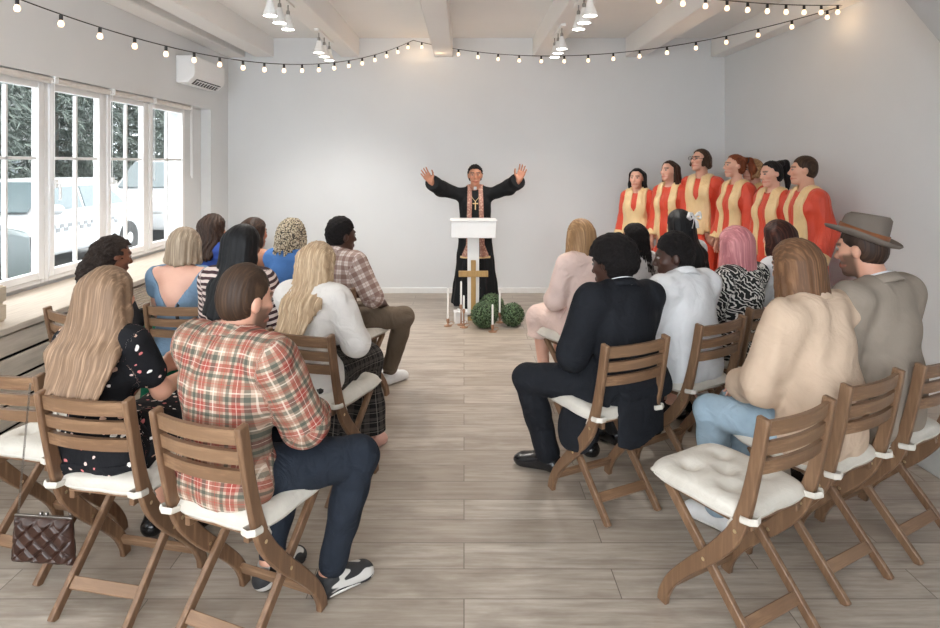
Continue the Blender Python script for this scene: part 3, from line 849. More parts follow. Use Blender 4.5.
def ik(sh, wr, l1, l2, pole):
    d = wr-sh; L = np.linalg.norm(d)
    if L > (l1+l2)*.995: wr = sh+d/L*(l1+l2)*.995; d = wr-sh; L = np.linalg.norm(d)
    a = (l1*l1-l2*l2+L*L)/(2*L); hh = math.sqrt(max(0, l1*l1-a*a)); u = d/L
    p = np.array(pole, float); p = unit(p-u*(p@u))
    return sh+u*a+p*hh, wr

# ------------------------------------------------------------------ materials for people
def skin_mat():
    t = NT('skin'); a = t.add('ShaderNodeAttribute', attribute_name='tint')
    v = t.obj(); f = t.noise(v, 25, 4)
    c = t.mix(t.math('MULTIPLY', f, .18), a.outputs['Color'], (.55, .22, .14), 'MULTIPLY')
    t.col(c); t.rough(.5); t.b.inputs['Subsurface Weight'].default_value = .06; t.b.inputs['Subsurface Radius'].default_value = (.01, .004, .002)
    t.bump(t.noise(v, 240, 2), .06, .002); return t.m
M_skin = skin_mat()
M_eyew = plain('eye_white', (.30, .27, .255), .25, var=.01)
M_iris = plain('dark_iris', (.04, .025, .015), .15)
def hair_mat(name, base, light, rough=.42, zs=.45, xs=30, tip=None):
    if name in MATS: return MATS[name]
    t = NT(name); v = t.obj((xs*1.3, 5, zs)); f = t.noise(v, 4, 3, .5)
    v2 = t.obj((6, 6, .8)); f2 = t.noise(v2, 3, 2)
    c = t.ramp(f, [(.3, shade(base, .7)), (.5, base), (.72, light)])
    c = t.mix(t.math('MULTIPLY', f2, .5), c, light, 'MIX') if tip is None else c
    if tip:
        s = t.add('ShaderNodeSeparateXYZ'); t.link(t.obj(), s.inputs[0])
        g = t.ramp(s.outputs['Z'], [(tip[0], (1,)*3), (tip[1], (0,)*3)]); t2 = t.mix(f, shade(tip[2], .6), shade(tip[2], 1.4)); c = t.mix(g, c, t2)
    t.col(c); t.rough(rough+.1); t.b.inputs['Specular IOR Level'].default_value = .22
    t.bump(f, .22, .004); MATS[name] = t.m; return t.m
def curl_mat(name, base):
    if name in MATS: return MATS[name]
    t = NT(name); v = t.obj(); f = t.noise(v, 120, 4, .7)
    t.col(t.ramp(f, [(.35, shade(base, .5)), (.7, shade(base, 1.6))])); t.rough(.7); t.b.inputs['Specular IOR Level'].default_value = .15
    t.bump(f, .8, .012); MATS[name] = t.m; return t.m
def uvw(t):
    a = t.add('ShaderNodeAttribute', attribute_name='uvw'); return a.outputs['Vector']
def stripes(t, comp, freq, lo, hi, phase=0.0):
    """0/1 mask where frac(comp*freq+phase) lies between lo and hi"""
    f = t.math('FRACT', t.math('MULTIPLY_ADD', comp, freq, phase))
    return t.math('MULTIPLY', t.math('GREATER_THAN', f, lo), t.math('LESS_THAN', f, hi))
def plaid_mat(name, base, bands, rep, fold=.4):
    """bands: list of (lo, hi, colour, opacity, 'uv')"""
    t = NT(name); s = t.add('ShaderNodeSeparateXYZ'); t.link(uvw(t), s.inputs[0])
    c = base
    for lo, hi, colr, op, which in bands:
        for w in which:
            m = stripes(t, s.outputs['X' if w == 'u' else 'Y'], 1/rep, lo, hi)
            c = t.mix(t.math('MULTIPLY', m, op), c, colr)
    t.col(c); t.rough(.9); t.b.inputs['Specular IOR Level'].default_value = .1
    cloth_bump(t, t.obj(), fold, 8); return t.m
def blob_mat(name, base, spots, scale, thr, fold=.3, dist=.0):
    """printed cloth: coloured motifs on a ground"""
    t = NT(name); v = uvw(t)
    nz = t.add('ShaderNodeTexNoise'); nz.inputs['Scale'].default_value = scale*.8; t.link(v, nz.inputs['Vector'])
    off = t.add('ShaderNodeVectorMath', operation='SCALE'); t.link(nz.outputs['Color'], off.inputs[0]); off.inputs['Scale'].default_value = dist
    va = t.add('ShaderNodeVectorMath', operation='ADD'); t.link(v, va.inputs[0]); t.link(off.outputs[0], va.inputs[1])
    vo = t.add('ShaderNodeTexVoronoi', feature='F1'); vo.inputs['Scale'].default_value = scale; t.link(va.outputs[0], vo.inputs['Vector'])
    m = t.math('LESS_THAN', vo.outputs['Distance'], thr)
    sp = t.add('ShaderNodeSeparateColor'); t.link(vo.outputs['Color'], sp.inputs[0])
    sc = t.ramp(sp.outputs[0], [(i/len(spots), q) for i, q in enumerate(spots)], 'CONSTANT')
    t.col(t.mix(m, base, sc)); t.rough(.85); t.b.inputs['Specular IOR Level'].default_value = .15
    cloth_bump(t, t.obj(), fold, 8); return t.m
def wave_mat(name, c1, c2, scale, dist, thr=.5, rot=(0, 0, 0)):
    t = NT(name); mp = t.add('ShaderNodeMapping'); mp.inputs['Rotation'].default_value = rot; t.link(uvw(t), mp.inputs['Vector'])
    wv = t.add('ShaderNodeTexWave', wave_type='BANDS', bands_direction='Y'); wv.inputs['Scale'].default_value = scale; wv.inputs['Distortion'].default_value = dist
    wv.inputs['Detail'].default_value = 2; wv.inputs['Detail Scale'].default_value = 1.4; t.link(mp.outputs[0], wv.inputs['Vector'])
    m = t.math('GREATER_THAN', wv.outputs['Fac'], thr); t.col(t.mix(m, c1, c2)); t.rough(.85); cloth_bump(t, t.obj(), .3, 8); return t.m
def satin(name, c, rough=.42, fold=.5):
    t = NT(name); v = t.obj(); t.col(t.ramp(t.noise(v, 4, 3), [(.3, shade(c, .88)), (.7, shade(c, 1.06))])); t.rough(rough); t.b.inputs['Sheen Weight'].default_value = .15
    cloth_bump(t, t.obj((1.6, 1.6, .35)), fold, 9); return t.m

SK = {'fair': srgb(226, 178, 156), 'light': srgb(216, 165, 140), 'tan': srgb(192, 136, 108), 'brown': srgb(128, 82, 60), 'dark': srgb(72, 46, 36)}
ARM_U, ARM_F = .285, .255

def hand_prims(wr, d, nrm, thumb, curl=35, spread=6, size=1.0, fr=.0078):
    """wr wrist, d finger direction, nrm palm-facing normal, thumb = side the thumb leaves from (unit)"""
    d = unit(d); nrm = unit(nrm-d*(nrm@d)); s = unit(np.cross(d, nrm)); s = s if s@thumb > 0 else -s
    P = []; S = size
    base = wr+d*.012*S
    offs = (.031, .0105, -.0105, -.030); ln = (.086, .081, .085, .076); fl = (.072, .081, .076, .060)
    for i in range(4):
        kn = wr+d*(ln[i]*S)+s*offs[i]*S
        P.append(rc(base+s*offs[i]*.55*S, kn, .0155*S, .0125*S, (nrm, .85), .014))
        a = R(curl*(.55+.12*i)); f = unit(d+s*math.tan(R(spread*(1.5-i)))); q = kn; dirn = f*math.cos(a*.6)+nrm*math.sin(a*.6); acc = a*.6
        for j, w in enumerate((.46, .31, .23)):
            e = q+dirn*(fl[i]*w*S); r0 = fr*S*(1.08-.1*j)
            P.append(rc(q, e, r0, r0*.9, None, .003 if j else .008)); q = e
            acc += a*(.7 if j == 0 else .5); dirn = f*math.cos(acc)+nrm*math.sin(acc)
    t0 = wr+d*.022*S+s*.020*S+nrm*.006*S; t1 = t0+(d*.55+s*.65+nrm*.35)*.042*S; t2 = t1+(d*.80+s*.38+nrm*.30)*.034*S; t3 = t2+(d*.92+s*.1+nrm*.32)*.027*S
    P += [rc(t0, t1, .0155*S, .0115*S, None, .014), rc(t1, t2, .0105*S, .0092*S, None, .004), rc(t2, t3, .0092*S, .0075*S, None, .003)]
    P.append(rc(wr-d*.03*S, wr+d*.02*S, .0235*S, .026*S, (nrm, .72), .012))
    return P

class Person:
    def __init__(s, label, loc, yaw, sit=True, sex='f', top=1.27, skin='fair', lean=0, side=0, twist=0, head=(0, 0, 0), knees=None, feet=None, arms='lap',
                 h=.0075, bulk=1.0, shoulders=None, lips=None, brow=(.05, .035, .025), beard=None, floor=0, hsize=1.0, curl=35, pole=None):
        top = top-.022 if sit else top
        s.sit, s.sex, s.h = sit, sex, h; s.skin = SK[skin]; s.brow = brow; s.beard = beard
        s.lips = lips or tuple(np.array(s.skin)*np.array((.80, .52, .52)))
        s.root = empty('person', (loc[0], loc[1], floor), R(yaw), label, 'person', None)
        f = sex == 'f'
        hs = (.955 if f else 1.0)*hsize; s.hs = hs
        sw = shoulders or (.158 if f else .188)
        seat = .565 if sit else None
        if sit:
            base = V3(0, -.075, .565); H0 = 1.170+.117*hs
            ts = (top-.565)/(H0-.565)
        else:
            ts = top/(1.570+.117*hs); base = V3(0, 0, .93*ts)
        s.ts = ts
        T = rotm(twist, lean, side)
        up = lambda x, y, z: base+T @ (V3(x, y, z)*ts)
        s.up, s.T, s.base = up, T, base
        yb = -.028 if sit else 0
        W = bulk
        s.S1, s.C, s.N = up(0, yb-.012, .135), up(0, yb-.018, .315), up(0, yb-.012, .465)
        s.H = up(0, yb+.035, .605) if sit else up(0, yb+.03, .605)
        if not sit: s.H[2] = top-.117*hs
        Rh = rotm(twist+head[0], lean*.5+head[1], side+head[2]); s.Rh = Rh
        s.sh = [up(sg*sw, yb-.012, .425 if sit else .410) for sg in (-1, 1)]       # 0 = own left(-x)... index 1 = +x (own right)
        hipx = .088 if f else .085
        s.hip = [base+V3(sg*hipx, .015 if sit else 0, -.005 if sit else -.03) for sg in (-1, 1)]
        LT, LS = (.43, .42) if sit else (.44*ts, .42*ts)
        if sit:
            kn = knees or ((.085, .085) if f else (.15, .15))
            s.kn = [V3(sg*kn[i], .345, .535) if not isinstance(kn[i], tuple) else V3(sg*kn[i][0], kn[i][1], kn[i][2]) for i, sg in enumerate((-1, 1))]
            ft = feet or [(s.kn[0][0], .32), (s.kn[1][0], .32)]
            s.an = [V3(ft[i][0], ft[i][1], .085 if len(ft[i]) < 3 else ft[i][2]) for i in range(2)]
            s.toes = [ft[i][3] if len(ft[i]) > 3 else sg*.12 for i, sg in enumerate((-1, 1))]
        else:
            s.kn = [V3(sg*.09, .015, .50*ts) for sg in (-1, 1)]; s.an = [V3(sg*.095, -.02, .085) for sg in (-1, 1)]
        # arms
        A = {'lap': ((-.055, .175, .70), (.055, .175, .705)), 'knees': ((-.14, .25, .635), (.14, .25, .635)), 'clasp': ((-.045, .19, .72), (.045, .19, .72))}
        if arms == 'down': wr = [up(sg*(sw+.045), .05, -.09) for sg in (-1, 1)]
        elif isinstance(arms, str): wr = [V3(*p) for p in A[arms]]
        else: wr = [np.array(p, float) if p is not None else V3(sg*.055, .175, .70) for p, sg in zip(arms, (-1, 1))]
        k = .93 if f else 1.0
        s.el, s.wr = [], []
        for i, sg in enumerate((-1, 1)):
            pl = (sg*.75, -.55, -.6) if arms != 'down' else (sg*.15, -1, 0)
            if not isinstance(arms, str) and wr[i][2] > s.sh[i][2]: pl = (sg*.1, -1, -.30)
            if pole: pl = (sg*pole[0], pole[1], pole[2])
            e, w_ = ik(s.sh[i], wr[i], ARM_U*k*min(ts, 1.05), ARM_F*k*min(ts, 1.05), pl); s.el.append(e); s.wr.append(w_)
        s.f = f; s.W = W; s.sw = sw; s.yb = yb; s.hand = []; s.curl = curl
        s.make_prims()
    def hl(s, x, y, z): return s.H+s.Rh @ (V3(x, y, z)*s.hs)
    def hel(s, c, r, k=.02): return el(s.hl(*c), np.array(r)*s.hs, k, s.Rh)
    def hrc(s, a, b, r1, r2=None, sq=None, k=.02): return rc(s.hl(*a), s.hl(*b), r1*s.hs, (r2 or r1)*s.hs, (s.Rh @ V3(*sq[0]), sq[1]) if sq else None, k)
    def make_prims(s):
        f, W, up, ts, T = s.f, s.W, s.up, s.ts, s.T
        yb = s.yb
        tor = [el(s.base+V3(0, .0, 0), np.array((.165 if f else .16, .115, .105))*W, .05),
               el(s.S1, np.array((.122 if f else .142, .095, .13))*W*min(ts, 1.05), .06, T),
               el(s.C, np.array((.142 if f else .168, .106, .155))*W*min(ts, 1.05), .06, T),
               rc(s.sh[0]*.86+s.N*.14-T@V3(0, 0, .0), s.sh[1]*.86+s.N*.14, .056 if f else .066, None, None, .05),
               rc(up(-.055, yb-.02, .445), up(.055, yb-.02, .445), .05, None, None, .05)]
        if f: tor += [el(up(sg*.068, yb+.07, .285), np.array((.062, .058, .064))*W, .035, T) for sg in (-1, 1)]
        else: tor += [el(up(sg*.07, yb+.055, .33), np.array((.085, .05, .075))*W, .04, T) for sg in (-1, 1)]
        s.tor = tor
        gl = [el(s.hip[i]+V3(sg*.005, -.045, -.01), np.array((.088, .085, .082))*W, .05) for i, sg in enumerate((-1, 1))]
        thr, knr = (.082, .058) if f else (.086, .062)
        s.legs = gl
        s.thigh = [rc(s.hip[i], s.kn[i], thr*W, knr*W, None, .035) for i in range(2)]
        s.shin = [rc(s.kn[i], s.an[i], knr*.93*W, .038, None, .03) for i in range(2)]
        calf = []
        for i in range(2):
            d = s.an[i]-s.kn[i]; calf.append(rc(s.kn[i]+d*.15-V3(0, .022, 0), s.kn[i]+d*.45-V3(0, .018, 0), .045*W, .040*W, None, .03))
        s.calf = calf
        s.foot = []
        for i, sg in enumerate((-1, 1)):
            a = s.an[i]; out = V3(s.toes[i] if s.sit else sg*.2, 1, 0); out = out/np.linalg.norm(out)
            if s.sit:
                dz = a[2]-.085
            else: dz = 0
            L = .158 if f else .168
            tip = a+out*L; tip[2] = .030+dz*.3
            heel = a-out*.035; heel[2] = .038+dz
            s.foot.append([rc(a, heel, .037, .034, None, .02), rc(heel, tip-out*.02, .034, .034, (V3(0, 0, 1), .78), .02), rc(a+out*.02-V3(0, 0, .01), tip-out*.03, .036, .027, (V3(0, 0, 1), .8), .03)])
        ur, er, wrr = (.047, .037, .026) if f else (.054, .043, .029)
        W2 = .5+.5*W
        s.uarm = [rc(s.sh[i], s.el[i], ur*W2, er*W2, None, .035) for i in range(2)]
        s.farm = [rc(s.el[i], s.wr[i], er*W2*1.04, wrr*W2, None, .02) for i in range(2)]
        s.neck = [rc(s.N-T@V3(0, .005, .03), s.hl(0, -.022, -.06), .058 if f else .066, .050 if f else .059, None, .03)]
        # head
        hd = [s.hel((0, -.014, .028), (.0745, .095, .089), .02), s.hel((0, .028, -.022), (.0585, .064, .084), .03), s.hrc((-.019, .054, -.086), (.019, .054, -.086), .0255, k=.025),
              s.hel((0, .072, -.098), (.018, .018, .018), .022), s.hrc((0, .086, .016), (0, .110, -.024), .0075, .0105, k=.010), s.hel((0, .099, -.030), (.0155, .011, .008), .008),
              s.hrc((-.030, .083, .033), (.030, .083, .033), .0085, k=.014), s.hel((-.044, .058, -.016), (.020, .022, .018), .02), s.hel((.044, .058, -.016), (.020, .022, .018), .02),
              s.hrc((-.017, .088, -.060), (.017, .088, -.060), .0075, k=.008), s.hrc((-.014, .088, -.071), (.014, .088, -.071), .0075, k=.008)]
        for sg in (-1, 1):
            hd.append(s.hel((sg*.077, -.012, -.002), (.010, .021, .030), .008)); hd.append(s.hrc((sg*.082, -.020, .018), (sg*.084, -.024, -.012), .006, .005, k=.006))
        s.head = hd
        s.hands = []
    def set_hands(s, specs=None):
        """specs: per side None or dict(d, n, thumb, curl, spread)"""
        for i, sg in enumerate((-1, 1)):
            d = unit(s.wr[i]-s.el[i]); sp = (specs[i] if specs else None) or {}
            dd = np.array(sp.get('d', d), float); n = np.array(sp.get('n', (-sg*.6, .05, -.75)), float); th = np.array(sp.get('thumb', (-sg*.8, .5, .5)), float)
            s.hands += hand_prims(s.wr[i], dd, n, th, sp.get('curl', s.curl), sp.get('spread', 4), sp.get('size', .93 if s.f else 1.0), sp.get('fr', .0082))
    def body(s, extra=()):
        if not s.hands: s.set_hands()
        P = s.tor+s.legs+s.thigh+s.shin+s.calf+s.foot[0]+s.foot[1]+s.uarm+s.farm+s.neck
        F = Field(P, s.h)
        F.n  # noqa
        # head in the same field
        lo, hi = F.lo.copy(), F.lo+F.h*(F.n-1)
        F = Field(P+s.head+s.hands, s.h)
        for sg in (-1, 1): F.sub(s.hel((sg*.031, .103, .012), (.0155, .014, .0075)), .010)
        F.sub(s.hrc((-.018, .100, -.0655), (.018, .100, -.0655), .0022), .004)
        Rh, H, hs = s.Rh, s.H, s.hs; sk, lips, brow, beard = map(lambda c: np.array(c) if c is not None else None, (s.skin, s.lips, s.brow, s.beard))
        def post(me, P):
            q = (P-H) @ Rh/hs; c = np.tile(sk, (len(P), 1))
            x, y, z = q[:, 0], q[:, 1], q[:, 2]; ax = np.abs(x); front = y > .05
            near = (ax < .1) & (np.abs(z) < .14) & (np.abs(y) < .14)
            def paint(m, col, a=1.0): 
                w = np.clip(m, 0, 1)[:, None]*a*near[:, None]; c[:] = c*(1-w)+col*w
            if beard is not None:
                bd = np.clip((-.035-z+np.clip(ax-.03, 0, .04)*.8)/.012, 0, 1)*np.clip((y+.01)/.02, 0, 1)*np.clip((z+.135)/.01, 0, 1)
                paint(bd, beard, .85)
            paint(front*np.clip(1.6-np.abs(z+.0655)/.0085-ax/.05, 0, 1)*1.5, lips)
            paint(front*np.clip(2-np.abs(z-.034-.05*(ax-.03)*(ax > .03)*-1)/.0042, 0, 1)*(ax > .012)*(ax < .052), brow, .9)
            paint(front*np.clip(1.5-np.sqrt((ax-.044)**2+(z+.02)**2)/.02, 0, 1), sk*np.array((1.05, .80, .78)), .5)
            vattr(me, 'tint', c)
        o = F.mesh('body', M_skin, s.root, post)
        for sg in (-1, 1):
            m = MB(); m.sphere((0, 0, 0), (.0122*hs, .0112*hs, .0082*hs), 14, 10)
            e = m.build('eye', M_eyew, o, smooth=True); M4 = Matrix.Translation(s.hl(sg*.031, .0795, .011)) @ Matrix(s.Rh.tolist()).to_4x4(); e.matrix_local = M4
            m = MB(); m.sphere((0, .0068, 0), (.0058, .0055, .0062), 12, 8); i_ = m.build('iris', M_iris, o, smooth=True); i_.matrix_local = M4
        return o
    # ---- clothing
    def uvfun(s):
        def post(me, P):
            ds = [np.min([prim_d(p, P[:, 0], P[:, 1], P[:, 2]) for p in s.tor+s.legs], 0)]
            segs = s.uarm+s.farm+s.thigh+s.shin
            for p in segs: ds.append(prim_d(p, P[:, 0], P[:, 1], P[:, 2]))
            idx = np.argmin(ds, 0)
            q = (P-s.base) @ s.T
            sx = np.where(q[:, 1] > 0, 1., -1.)
            uv = np.stack([q[:, 0], q[:, 2], np.where(q[:, 1] > s.yb, .37, 0)], 1)
            for k, p in enumerate(segs):
                m = idx == k+1
                if not m.any(): continue
                a, b = p[1], p[2]; d = unit(b-a); r = P[m]-a; t = r@d
                e1 = unit(np.cross(d, V3(.3, .2, 1)) if abs(d[2]) < .9 else np.cross(d, V3(0, 1, .1))); e2 = np.cross(d, e1)
                uv[m] = np.stack([np.arctan2(r@e2, r@e1)*p[3]*1.1, t+.013*k, np.full(m.sum(), .1*k)], 1)
            vattr(me, 'uvw', uv, 'FLOAT_VECTOR')
        return post
    def wrinkle(s, amp, seed=0):
        rnd = np.random.RandomState(seed); ws = [(rnd.randn(3)*rnd.uniform(14, 34), rnd.rand()*6.28) for _ in range(7)]
        def fn(X, Y, Z):
            o = 0
            for w, ph in ws: o = o+np.sin(w[0]*X+w[1]*Y+w[2]*.7*Z+ph)
            return amp*o/2.2
        return fn
    def top(s, mat, grow=.014, sleeve=1.0, hem=None, neck=.0, vback=None, name='shirt', amp=.003, loose=0, collar=None, hcell=None, vfront=None, strap=False, seed=1, drape=0, hole=1.0, cr=0):
        P = list(s.tor[:5 if strap is False else 3]); P += s.tor[5:]
        P = [p for p in P]
        if strap == 'shoulder': P += [s.tor[4]]
        if hem is None: hem = .53
        P += s.legs if hem < .62 else []
        k = []
        for i in range(2):
            if sleeve > 0:
                a = s.uarm[i]; t = min(1, sleeve/.5); e = a[1]+(a[2]-a[1])*t
                k.append(rc(a[1], e, a[3]+.006+loose*.5, a[3]+(a[4]-a[3])*t+.006+loose, None, .03))
                if sleeve > .5:
                    b = s.farm[i]; t = (sleeve-.5)/.5*.97; e = b[1]+(b[2]-b[1])*t
                    k.append(rc(b[1], e, b[3]+.005+loose, b[3]+(b[4]-b[3])*t+.006+loose*.8, None, .025))
        if drape: k.append(el(s.S1+V3(0, .01, -.02), (.165+drape*.3, .118+drape*.1, .17), .06, s.T))
        F = Field(P+k, hcell or .009, grow)
        F.disp(s.wrinkle(amp, seed))
        nb = s.up(0, s.yb-.015, .455+neck); ax = s.T @ V3(0, 0, 1)
        F.cut(lambda X, Y, Z: hem-Z+.006*np.sin(9*X)+0*Y)
        F.sub(rc(s.N+s.T@V3(0, .02, .0), s.N+s.T@V3(0, .06, .12), .062*hole if s.f else .068*hole, .075*hole), .01)
        if vback:    # deep V at the back: (depth, half width)
            dp, hw = vback
            def vb(X, Y, Z):
                q = [(X-s.base[0]), (Y-s.base[1]), (Z-s.base[2])]; T = s.T
                x = T[0,0]*q[0]+T[1,0]*q[1]+T[2,0]*q[2]; y = T[0,1]*q[0]+T[1,1]*q[1]+T[2,1]*q[2]; z = T[0,2]*q[0]+T[1,2]*q[1]+T[2,2]*q[2]
                zt = .47*s.ts; zb = zt-dp
                w = hw*np.clip((z-zb)/dp, -1, 1.6)
                return np.minimum(np.minimum(w-np.abs(x), -(y-s.yb*1)), .05)*.8
            F.cut(vb)
        if vfront:
            dp, hw = vfront
            def vf(X, Y, Z):
                q = [(X-s.base[0]), (Y-s.base[1]), (Z-s.base[2])]; T = s.T
                x = T[0,0]*q[0]+T[1,0]*q[1]+T[2,0]*q[2]; y = T[0,1]*q[0]+T[1,1]*q[1]+T[2,1]*q[2]; z = T[0,2]*q[0]+T[1,2]*q[1]+T[2,2]*q[2]
                zt = .47*s.ts; w = hw*np.clip((z-zt+dp)/dp, -1, 1.6)
                return np.minimum(np.minimum(w-np.abs(x), y-s.yb), .05)*.8
            F.cut(vf)
        s.topF = F
        o = F.mesh(name, mat, s.root, s.uvfun())
        if collar: s.collar(collar, o, (.064 if s.f else .074)+cr, .045-cr*.6)
        return o
    def collar(s, mat, parent, r=None, hgt=.045, open_=.6):
        m = MB(); r = r or (.064 if s.f else .074); n = 28; d = s.hl(0, -.03, -.05)-s.N; d = unit(d)
        e1 = unit(np.cross(V3(0, 1, 0), d)) if True else 0; e2 = np.cross(d, e1)
        # e1 ~ right, e2 ~ forward
        c0 = s.N+d*.012
        vs = []; rows = ((0, .0, 1.0), (0, hgt, .93), (.006, hgt+.004, 1.0), (.012, .006, 1.20 if r >= (.064 if s.f else .074) else 1.0))
        for k in range(n+1):
            a = -PI/2+R(180*open_*.0)+ (k/n-.5)*2*PI*(1-.10)
            ca, sa = math.cos(a), math.sin(a)   # a=-90deg -> back
            for off, z, sc in rows:
                p = c0+(e1*ca+e2*sa)*(r*sc+off)+d*(z-.028*(sa+1)*.5)+e2*.012*(sa > 0)*sa
                vs.append(p)
        fs = []
        q = len(rows)
        for k in range(n):
            for j in range(q-1): fs.append((k*q+j, (k+1)*q+j, (k+1)*q+j+1, k*q+j+1))
        m._add(vs, fs); o = m.build('collar', mat, parent, smooth=True, solid=.004)
        o.data.set_sharp_from_angle(angle=R(80))
        at = o.data.attributes.new('uvw', 'FLOAT_VECTOR', 'POINT'); at.data.foreach_set('vector', np.array([[v[0], v[2]+v[1]*.7, 0] for v in vs], np.float32).ravel())
        return o
    def trousers(s, mat, grow=.010, end=.93, amp=.003, name='trousers', cuff=.012, seed=5):
        P = [s.tor[0]]+s.legs+s.thigh
        for i in range(2):
            e = s.kn[i]+(s.an[i]-s.kn[i])*end
            P.append(rc(s.kn[i], e, s.shin[i][3]+.001, .045+cuff, None, .03))
        P += s.calf
        F = Field(P, .009, grow); F.disp(s.wrinkle(amp, seed))
        zt = s.base[2]+.04*(1 if s.sit else s.ts)
        F.cut(lambda X, Y, Z: Z-zt-1.6*np.clip(Y+.09, 0, .12)+0*X)
        return F.mesh(name, mat, s.root, s.uvfun())
    def skirt(s, mat, length=.16, name='skirt', grow=.012, flare=.06, amp=.004, withtop=False, seed=3):
        """seated skirt over both thighs, falling from the knees to height `length`"""
        P = [s.tor[0]]+s.legs+[rc(p[1], p[2], p[3]+.006, p[4]+.012, None, .07) for p in s.thigh]
        P.append(rc((s.hip[0]+s.hip[1])/2-V3(0, 0, .01), (s.kn[0]+s.kn[1])/2, .075, .065, None, .06))
        if length < .5:
            kc = (s.kn[0]+s.kn[1])/2; ac = (s.an[0]+s.an[1])/2; e = kc+(ac-kc)*((kc[2]-length)/(kc[2]-ac[2])); 
            for i in range(2):
                ei = s.kn[i]+(s.an[i]-s.kn[i])*((s.kn[i][2]-length)/(s.kn[i][2]-s.an[i][2]))
                P.append(rc(s.kn[i], ei, s.shin[i][3]+.012, .05+flare*.6, None, .06))
            P.append(rc(kc, e, .06, .06+flare, None, .06))
        F = Field(P, .009, grow); F.disp(s.wrinkle(amp, seed))
        ln = length
        def folds(X, Y, Z):
            return .007*np.clip((.52-Z)/.25, 0, 1)*np.sin(70*X+4*np.sin(6*Z))*(Y > .2)
        F.disp(folds)
        zt = s.base[2]-.015; F.cut(lambda X, Y, Z: np.maximum(Z-zt-1.6*np.clip(Y+.09, 0, .14), np.where(Y > .2, ln-Z, -1))+0*X)
        return F.mesh(name, mat, s.root, s.uvfun())
    def shoes(s, mat, sole=None, name='shoe', grow=.009, low=.09, toe=0.0):
        out = []
        for i in range(2):
            zc = s.an[i][2]-.085
            F = Field(s.foot[i], .0065, grow)
            if toe: 
                p = s.foot[i][1]; d = unit(p[2]-p[1]); F.add(rc(p[2], p[2]+d*toe, .034, .022, (V3(0, 0, 1), .6), .02))
            F.cut(lambda X, Y, Z: np.maximum(.004+zc*.3-Z, Z-(low+zc))+0*X+0*Y)
            o = F.mesh(name, mat, s.root); out.append(o)
            if sole:
                F = Field(s.foot[i][1:2], .0065, grow+.004)
                zz = max(.0, zc*.3)
                F.cut(lambda X, Y, Z: np.maximum(.001+zz-Z, Z-.026-zc*(.3+.7*np.clip(-(Y-s.an[i][1])/.05, 0, 1)))+0*X)
                F.mesh('sole', sole, o)
        return out
    # ---- hair
    def hair(s, mat, cap=.014, parts=(), strand=.0026, freq=70, hairline=.070, nape=-.07, side=-.005, name='hair', h=.0065, fringe=None, puff=(0, 0, 0), lumps=0, noface=False, ears=True, seed=2, wave=0):
        P = [s.hel((0, -.016, .030), (.0745+cap+puff[0], .095+cap+puff[1], .089+cap+puff[2]), .02)]
        P.append(s.hel((0, -.045, -.03), (.064+cap*.8, .060+cap, .065), .02))
        n0 = len(P)
        F = Field(P+list(parts), h, 0)
        capF = F
        Rh, H, hs = s.Rh, s.H, s.hs
        def loc(X, Y, Z):
            x, y, z = X-H[0], Y-H[1], Z-H[2]
            return [(Rh[0, i]*x+Rh[1, i]*y+Rh[2, i]*z)/hs for i in range(3)]
        x, y, z = loc(*F.full())
        # open the face: in front of the ears, below the hairline
        fx = np.abs(x)
        face = np.minimum(np.minimum(y-side-.25*np.clip(z, -.1, .06)+.0*fx, hairline+.020-.9*np.clip(fx-.035, 0, .05)-z), .05)
        nap = np.minimum(nape-z, .05)
        if not noface:
            # only cuts hair that hugs the head; long masses are placed clear of the face
            F.a = np.maximum(F.a, np.where(fx < .085, face, -1).astype(np.float32)*.8)
        if nape is not None and not parts:
            F.a = np.maximum(F.a, (nap*.8).astype(np.float32))
        if ears and not parts:
            for sg in (-1, 1): F.sub(s.hel((sg*.082, .0, -.012), (.022, .030, .036)), .006)
        rnd = np.random.RandomState(seed)
        if lumps:
            F.disp(lambda X, Y, Z: lumps*(np.sin(95*X+3*np.sin(40*Z))*np.sin(90*Y+2)*np.sin(100*Z+np.sin(60*X))+.5*np.sin(170*X+1)*np.sin(160*Z)))
        if strand:
            ang = np.arctan2(x, -(y-.02))
            ph = 2.2*np.sin(5*z*1.0/.1*.5)*wave
            g = np.sin(freq*ang*.35+2*np.sin(3*ang)+ph)*.5+np.sin(freq*ang*.9+1+ph+3*z*10*.3)*.35+np.sin(freq*ang*1.9+2+2*ph)*.2
            F.a = F.a+(strand*g).astype(np.float32)
        return F.mesh(name, mat, s.root)
    def crop(s, mat, top=.016, side=.004, hairline=.064, lumps=0, strand=.0018, name='hair', fade=True):
        """short barbered hair that runs out into the skin at the nape and temples"""
        P = [s.hel((0, -.020, .046), (.0755+side, .092+side, .074+top), .02), s.hel((0, -.038, .006), (.0715+side, .0735+side, .085), .02)]
        F = Field(P, .006)
        Rh, H, hs = s.Rh, s.H, s.hs
        X, Y, Z = F.full(); x, y, z = X-H[0], Y-H[1], Z-H[2]
        x, y, z = [(Rh[0, i]*x+Rh[1, i]*y+Rh[2, i]*z)/hs for i in range(3)]
        fx = np.abs(x)
        line = np.where(y > .045, hairline-8*np.clip(fx-.045, 0, 1)*0-.5*np.clip(fx-.04, 0, .03), np.where(y > .012, .045-(.045-y)*.4*0-.9*np.clip(.045-y, 0, .04), np.where(y > -.004, -.012, .02)))
        f = np.minimum(line-z, np.minimum(y+.018, .03))
        F.a = np.maximum(F.a, (f*.7).astype(np.float32))
        F.a = np.maximum(F.a, ((-.078-z)*.8).astype(np.float32))
        for sg in (-1, 1): F.sub(s.hel((sg*.084, -.010, -.010), (.022, .024, .034)), .006)
